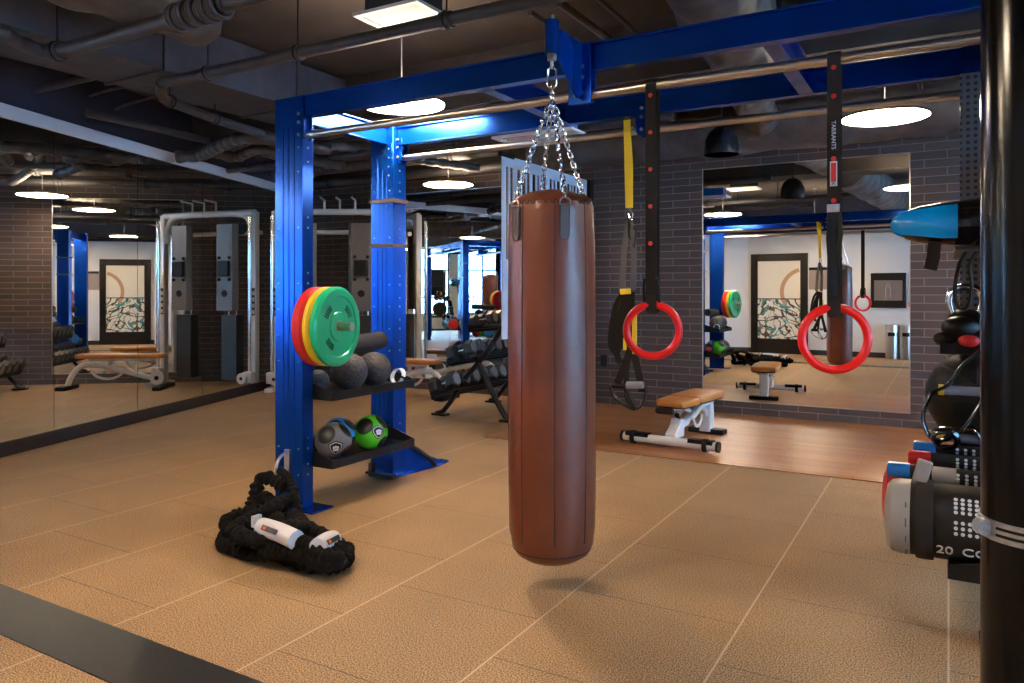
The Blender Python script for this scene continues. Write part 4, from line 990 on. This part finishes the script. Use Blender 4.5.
for ti, (x, z, tl) in enumerate(TI):
    r_ = (.086, .078, .064)[ti]; cnt = (8, 9, 10)[ti]; u, n = tdir(tl); first = True
    pr = protos[ti]; pr['group'] = GRP[ti]
    for k in range(cnt):
        y = RY0+.09+(RY1-RY0-.18)*k/(cnt-1); loc = Vector((x, y, z))+n*(.006+r_*.866)
        e = (0, -R(tl), 0)
        lab = LBS[ti]
        if k == 0: lab = LBS[ti].replace('on the', 'at the near end of the').replace(' of the rack', '')
        if k == cnt-1: lab = LBS[ti].replace('on the', 'at the wall end of the').replace(' of the rack', '')
        if first: pr.location = loc; pr.rotation_euler = e; pr['label'] = lab; first = False
        else: dup(pr, loc, None, lab, GRP[ti], e)

# ------------------------------------------------------------------ slotted partition
pt = thing('slotted_partition', 'tall pale partition panel with narrow vertical slots behind the heavy bag', 'partition', (-3.5, 6.8, 0))
m = MB(); y0, y1 = 5.83, 7.73
m.bx((-3.505, y0, .82), (-3.495, y1, 1.55)).bx((-3.505, y0, 2.40), (-3.495, y1, 2.50)).bx((-3.505, y0, 1.55), (-3.495, y0+.07, 2.40))
rnd = random.Random(3); y = y0+.07
while y < y1-.05:
    gap = rnd.choice((.04, .055, .07)); w_ = rnd.choice((.025, .035, .05, .075)); y += gap
    if y+w_ > y1: break
    m.bx((-3.505, y, 1.55), (-3.495, y+w_, 2.40)); y += w_
part('slotted_panel', m, MT['slot'], pt, world=True)
part('bracket', MB().bx((-3.52, y0-.03, 2.48), (-3.48, y0+.2, 2.52)), MT['black'], pt, world=True)
part('side_post', MB().bx((-3.56, 6.5, 0), (-3.505, 6.56, 2.39)), MT['trim'], pt, world=True)
m = MB().bx((-3.49, 7.66, 0), (-3.45, 7.75, 2.5)); part('side_post', m, MT['trim'], pt, world=True)
tag(MB().bx((-3.36, 7.735, .42), (-3.28, 7.75, .55)).build('wall_socket', MT['black'], bevel=.004), 'small black electrical outlet low on the dark brick', 'socket')

# ------------------------------------------------------------------ back wall things (seen in the mirrors)
bd = (B2-B0).normalized(); bn = Vector((-bd.y, bd.x, 0)); BA = math.atan2(bd.y, bd.x)
def onwall(x): t_ = (x-B0.x)/bd.x; return B0+bd*t_
dp = onwall(-2.98)
dr = thing('door_1', None, None, dp+bn*.001, BA); dr['kind'] = 'structure'; dr['label'] = 'dark framed glass door with a swirling printed mural'
def db(m, x0, x1, y0, y1, z0, z1): return m.bx((x0, y0, z0), (x1, y1, z1))
m = MB(); db(m, -.56, -.42, 0, .05, 0, 2.03); db(m, .42, .56, 0, .05, 0, 2.03); db(m, -.42, .42, 0, .05, 1.88, 2.03); db(m, -.42, .42, 0, .05, 0, .3)
part('frame', m, MT['trim'], dr, bevel=.004)
part('mural_glass', MB().bx((-.42, .01, .3), (.42, .03, 1.88)), MT['mural'], dr)
pr_ = MB(); A0 = [(.52+.50*math.cos(R(a)), 1.25+.50*math.sin(R(a))) for a in range(100, 215, 6)]; A1 = [(.52+.42*math.cos(R(a)), 1.25+.42*math.sin(R(a))) for a in range(214, 99, -6)]
pp = [(min(a, .415), b) for a, b in A0+A1]
m = MB()
for i in range(len(A0)-1):
    a, b, c, d_ = A0[i], A0[i+1], A1[len(A1)-2-i], A1[len(A1)-1-i]
    if max(a[0], b[0], c[0], d_[0]) > .415: continue
    m.prism([a, b, c, d_], (0, .030, 0), (1, 0, 0), (0, 0, 1), (0, 1, 0), .002)
part('mural_arc', m, mat('mural_tan_print', (.45, .27, .16), .4), dr)
part('mid_rail', MB().bx((-.42, .03, 1.10), (.42, .04, 1.12)), MT['black'], dr)
part('door_handle', MB().cyl((-.48, .05, 1.0), (-.48, .10, 1.0), .012, 12).cyl((-.48, .10, 1.0), (-.36, .10, 1.0), .012, 12), MT['black'], dr)
bp_ = onwall(-2.2)+bn*.001
t = thing('notice_board', 'small taupe notice board beside the glass door, seen in the mirror', 'board', (*bp_.xy, 1.30), BA)
part('board', MB().bx((-.20, 0, 0), (.20, .02, .38)), MT['board'], t); part('header_strip', MB().bx((-.20, 0, .382), (.20, .024, .44)), MT['black'], t)
fp = onwall(-.98)+bn*.001
t = thing('water_fountain', 'wall mounted stainless bottle filling station, seen in the wide mirror', 'water fountain', (*fp.xy, .95), BA)
part('panel', MB().bx((-.30, 0, 0), (.30, .05, .66)), MT['trim'], t, bevel=.006)
part('filler_recess', MB().bx((-.24, .05, .14), (.24, .056, .52)), MT['stain'], t)
m = MB(); m.tube([(-.04, .06, .2), (-.04, .06, .36), (-.02, .06, .41), (-.02, .06, .45), (.02, .06, .45), (.02, .06, .41), (.04, .06, .36), (.04, .06, .2)], .006, 6, closed=True); part('bottle_symbol', m, MT['label'], t)
tp = onwall(-.80)+bn*.22
for i, (x, lab) in enumerate(((-.90, 'round brushed steel waste bin under the bottle filler, nearer the door'), (-.66, 'round brushed steel waste bin under the bottle filler, farther from the door'))):
    q = onwall(x)+bn*.15
    t = thing('waste_bin', lab, 'bin', (q.x, q.y, 0), BA, 'steel waste bins by the white wall')
    part('bin_body', MB().lathe([(0, 0), (.115, 0), (.115, .62), (.11, .64), (0, .64)], (0, 0, 0), (0, 0, 1), 32), MT['steel'], t)
    part('bin_slot', MB().bx((-.06, .10, .43), (.06, .12, .50)), MT['black'], t)
q = (B0+B1)/2
t = thing('white_cabinet', 'plain white half height cabinet by the corner, seen in the left mirror', 'cabinet', (-4.2, .35, 0), math.atan2((B0-B1).y, (B0-B1).x))
part('cabinet_body', MB().bx((-.3, -.18, .04), (.3, .18, 1.0)), MT['white'], t, bevel=.004); part('plinth', MB().bx((-.28, -.16, 0), (.28, .16, .04)), MT['base'], t); part('cabinet_door', MB().bx((-.29, .18, .06), (.29, .195, .98)), MT['white'], t, bevel=.003)

# ------------------------------------------------------------------ ceiling services
def disc_lamp(x, y, lab, z=2.45, r_=.288, cord=True):
    t = thing('disc_pendant_lamp', lab, 'lamp', (x, y, z), 0, 'round disc pendant lamps')
    part('lit_disc', MB().lathe([(0, 0), (r_-.012, 0), (r_-.012, .006), (0, .006)], (x, y, z), (0, 0, 1), 48), MT['lampw'], t, world=True)
    part('rim', MB().lathe([(r_-.012, 0), (r_, 0), (r_, .012), (.10, .014), (.08, .045), (0, .05), (0, .008), (r_-.012, .008), (r_-.012, 0)], (x, y, z), (0, 0, 1), 48), MT['dark'], t, world=True)
    part('uplight_ring', MB().lathe([(.12, .0145), (r_-.02, .0125), (r_-.02, .0145), (.12, .0165), (.12, .0145)], (x, y, z), (0, 0, 1), 40), MT['lampup'], t, world=True)
    part('cord', MB().cyl((x, y, z+.07), (x, y, ZC), .004, 6).cyl((x, y, ZC-.03), (x, y, ZC), .05, 16), MT['grey'], t, world=True)
for x, y, lab in ((-.38, 5.76, 'round lit disc lamp above the wooden floor, right of the red rings'),
    (-3.03, 3.80, 'round lit disc lamp inside the left end of the blue rig'), (-4.85, 6.91, 'round lit disc lamp over the dumbbell rack near the brick wall'),
    (-3.5, 1.35, 'added round lit disc lamp by the left mirror wall, outside the rig'), (-2.1, 1.0, 'added round lit disc lamp behind the camera over the black floor strip'),  # this row and the next: lamps added out of view to brighten the floor
    (1.6, 1.6, 'added round lit disc lamp on the window side, behind the pole'), (1.9, 4.4, 'added round lit disc lamp on the window side of the rig'), (2.2, 6.6, 'added round lit disc lamp between the windows and the brick wall')):
    disc_lamp(x, y, lab)
def dome(x, y, z, lab):
    t = thing('dome_pendant_lamp', lab, 'lamp', (x, y, z), 0, 'black dome pendant lamps')
    part('shade', MB().lathe([(.135, 0), (.14, 0), (.14, .02), (.132, .12), (.10, .185), (.05, .225), (0, .23), (0, .222), (.048, .216), (.095, .178), (.125, .118), (.135, 0)], (x, y, z), (0, 0, 1), 40), MT['lampshell'], t, world=True)
    part('bulb', MB().sphere((x, y, z+.09), .035, 16, 10), MT['label'], t, world=True)
    part('cord', MB().cyl((x, y, z+.22), (x, y, ZC), .006, 8), MT['black'], t, world=True)
dome(-1.60, 6.15, 2.37, 'black dome pendant lamp hanging in front of the brick, between the red rings')
# ducts
struct('wall_beam', MB().bx((-6.7, 5.00, 2.74), (RX, 5.45, ZC)), MT['dark'])
def duct(name, m, mt_, lab, cat='duct', grp=None): return tag(m.build(name, MT[mt_]), lab, cat, grp)
t = thing('rectangular_duct', 'large dark rectangular air duct over the left part of the room', 'duct', (-4.9, 3.2, 2.75))
part('duct_body', MB().bx((-5.25, .7, 2.76), (-4.6, 4.98, 3.12)), MT['duct'], t, world=True)
for y in (.8, 2.0, 3.2, 4.4): part('duct_flange', MB().bx((-5.27, y, 2.745), (-4.58, y+.03, 3.13)), MT['duct'], t, world=True)
def round_duct(name, p, q, r_, lab, seed=0, amp=.05, mt_='wrap', n=70):
    p, q = Vector(p), Vector(q); rn = random.Random(seed); ph = [rn.random()*6 for _ in range(6)]
    d = (q-p); L = d.length; prof = []
    for i in range(n+1):
        z = L*i/n; rr_ = r_*(1+amp*.5*math.sin(z*7+ph[0])+amp*.5*math.sin(z*17+ph[1])); prof.append((rr_, z))
    prof = [(0, 0)]+prof+[(0, L)]
    m = MB().lathe(prof, p, d, 36, lambda a, z, i: 1+amp*.5*math.sin(5*a+z*6+ph[2])+amp*.4*math.sin(9*a-z*11+ph[3]))
    return tag(m.build(name, MT[mt_], ang=80), lab, 'duct')
round_duct('wrapped_duct', (-.75, .6, 2.84), (-1.15, 4.98, 2.84), .24, 'wide wrinkled silver-black wrapped duct above the red rings', 1)
round_duct('wrapped_duct', (-4.0, 7.40, 2.84), (4.5, 7.40, 2.84), .25, 'long brown wrapped duct running along the top of the brick wall', 2, .04)
round_duct('wrapped_duct', (-1.3, 5.47, 2.86), (-1.5, 7.14, 2.86), .16, 'short wrapped duct meeting the one along the brick wall', 3)
round_duct('wrapped_duct', (-4.0, .7, 2.93), (-3.9, 3.0, 2.93), .19, 'soft wrapped duct at the top border left of the grille', 4, .08)
round_duct('wrapped_duct', (2.2, .3, 2.8), (2.2, 4.9, 2.8), .25, 'wrapped duct on the window side of the ceiling', 5)
def pipe(lab, pts, r_, coup=(), mt_='pipe', wrapn=0):
    t = thing('ceiling_pipe', lab, 'pipe', tuple(Vector(pts[0])), 0)
    P = smooth_path(pts, 6) if len(pts) > 2 else [Vector(p) for p in pts]
    part('pipe_run', MB().tube(P, r_, 14), MT[mt_], t, world=True)
    for c in coup:
        i = min(len(P)-2, int(c*(len(P)-1))); f_ = c*(len(P)-1)-i; c0 = P[i].lerp(P[i+1], f_); d = (P[i+1]-P[i]).normalized()
        part('coupling', MB().cyl(c0-d*.035, c0+d*.035, r_*1.22, 16), MT[mt_], t, world=True)
        part('hanger_rod', MB().cyl(c0, (c0.x, c0.y, ZC), .005, 6).ring(c0, r_*1.3, .005, d, 20, 6), MT['black'], t, world=True)
    return t
pipe('big dark pipe crossing the upper left corner of the photo', [at(-60, 60, 2.68), at(-5, 34, 2.68), at(20, 42, 2.68), at(50, 52, 2.66), at(110, 38, 2.67), at(180, 17, 2.68), at(260, -6, 2.68), at(420, -52, 2.68)], .042, (.45, .8))
t = pipe('dark pipe running from the left duct past the ceiling grille', [(-4.72, 3.28, 2.70), (-1.28, 3.28, 2.70)], .036, (.14, .38, .7))
pipe('short straight pipe in the left ceiling bay above the mirror', [at(28, 92, 2.86), at(132, 67, 2.86)], .03)
pipe('pale pipe with elbow hanging over the left mirror wall', [at(161, 84, 2.69), at(163, 97, 2.64), at(178, 105, 2.64), at(215, 119, 2.64), at(262, 134, 2.64)], .036, (.4, .75))
pipe('slanted pipe low over the left mirror, ending at the wrapped bundle', [at(86, 113, 2.76), at(150, 127, 2.76), at(208, 141, 2.74)], .035)
pipe('bent conduit along the left ceiling slab', [at(90, 96, 2.95), at(110, 90, 2.95), at(160, 80, 2.95)], .012)
pipe('thin conduit with a bend beside the left duct', [at(115, 112, 2.93), at(122, 106, 2.93), at(190, 88, 2.93)], .012)
def wrapped(lab, pts, r_, seed):
    rn = random.Random(seed); P = resample(smooth_path(pts, 12), .02)
    rr_ = [r_*(1+.12*math.sin(i*.9)+.1*rn.random()) for i in range(len(P))]
    return tag(MB().tube(P, rr_, 16).build('wrapped_pipe', MT['wrap'], ang=80), lab, 'pipe', 'cloth wrapped pipes over the corner')
wrapped('cloth wrapped pipe, upper of the bundle above the corner', [at(176, 157, 2.60), at(200, 155, 2.62), at(222, 145, 2.64), at(250, 137, 2.65), at(290, 142, 2.64), at(330, 150, 2.62)], .055, 1)
wrapped('cloth wrapped pipe, lower of the bundle above the corner', [at(214, 152, 2.64), at(235, 157, 2.62), at(258, 150, 2.64), at(290, 158, 2.62), at(345, 166, 2.56)], .05, 2)
wrapped('cloth wrapped pipe seen between the two blue posts', [at(300, 141, 2.72), at(350, 148, 2.72), at(420, 160, 2.66), at(480, 168, 2.62)], .045, 3)
# corrugated sleeve on the big pipe
c0, c1 = at(176, 18.5, 2.68), at(222, 4.5, 2.68); m = MB()
for i in range(14):
    p = c0.lerp(c1, i/13); m.ring(p, .060+.006*math.sin(i*2.1), .011, (c1-c0), 26, 8)
tag(m.build('coiled_cable', MT['pipe']), 'cable coiled tightly round the big pipe at the top left', 'cable')
for i, (a, b, z) in enumerate((((530, 12), (590, 52), 2.98), ((559, 2), (618, 46), 2.92), ((597, -2), (645, 40), 2.95))):
    pipe(['conduit rising behind the bag bracket', 'thicker conduit slanting over the front beam', 'thin conduit slanting over the front beam, next to the wrapped duct'][i], [at(*a, z), at(*b, z)], (.018, .025, .014)[i])
for i, (x, lab) in enumerate(((-2.35, 'ceiling conduit deep in the bay behind the rig, nearer the slotted panel'), (-.2, 'ceiling conduit deep in the bay above the right red ring'), (-3.3, 'ceiling conduit between rig and partition'))):
    pipe(lab, [(x, 5.46, 2.95), (x, 7.1, 2.95)], .02)
pipe('long dark pipe along the soffit behind the rig', [(-7.2, 5.85, 2.66), (-1.9, 5.85, 2.66)], .04, (.3, .6))
pipe('long dark pipe under the concrete beam on the right', [(-.9, 5.9, 2.86), (3.2, 5.9, 2.86)], .03, (.3,))
for i, (x0, y0, x1, y1, z, r_) in enumerate(((-7.6, 6.9, -4.1, 6.9, 2.78, .07), (-7.5, 6.55, -3.2, 6.55, 2.95, .045), (-7.3, 6.25, -3.0, 6.25, 2.72, .03), (-7.7, 7.3, -4.2, 7.3, 2.68, .05))):
    pipe(['thick pipe over the cable machine, close to the brick', 'dark pipe high over the cable machine', 'thin pipe over the training bench', 'pipe right above the brick header behind the cable machine'][i], [(x0, y0, z), (x1, y1, z)], r_, (.2, .5, .8))
for i, (x, lab) in enumerate(((-6.6, 'duct branch slanting over the cable machine'), (-5.3, 'duct branch slanting over the dumbbell rack'))):
    pipe(lab, [(x, 5.5, 3.02), (x+.7, 7.2, 3.0)], .08)
for i, (y, z) in enumerate(((.5, 2.48), (1.4, 2.48))):
    pipe(['dark pipe crossing the ceiling above the camera', 'dark pipe crossing the ceiling just behind the front beam side', 'dark pipe crossing the ceiling over the floor strip'][i], [(-5.6+.3*i, y, z) if i else (-4.5, y, z), (4.5, y, z)], (.03, .03)[i], (.3, .7))
# grilles
def grille(c, w_, d, rz, lab, n=14, box=None):
    t = thing('ceiling_grille', lab, 'vent', tuple(c), rz)
    m = MB(); b = .035
    for q in ((-w_/2, -d/2, w_/2, -d/2+b), (-w_/2, d/2-b, w_/2, d/2), (-w_/2, -d/2+b, -w_/2+b, d/2-b), (w_/2-b, -d/2+b, w_/2, d/2-b)): m.bx((q[0], q[1], 0), (q[2], q[3], .02))
    fr_ = part('frame', m, MT['grille'], t)
    for k in range(n):
        y = -d/2+b+(d-2*b)*(k+.5)/n; part('slat', MB().box((0, y, .012), (w_-2*b, .013, .003), Euler((R(-25), 0, 0)).to_matrix()), MT['grille'], t)
    part('plenum', MB().bx((-w_/2+.05, -d/2+.05, .02), (w_/2-.05, d/2-.05, ZC-c[2] if box is None else box)), MT['bluecloth'] if box else MT['dark'], t)
g0 = Vector((-2.775, 3.50, 2.86))
grille(g0, .47, .36, 0, 'white square ceiling grille near the top border', 12)
g1 = at(538, 137, 2.52)
grille(g1, .74, .26, 0, 'white slot diffuser under a blue box, behind the bag chain', 3, .12)
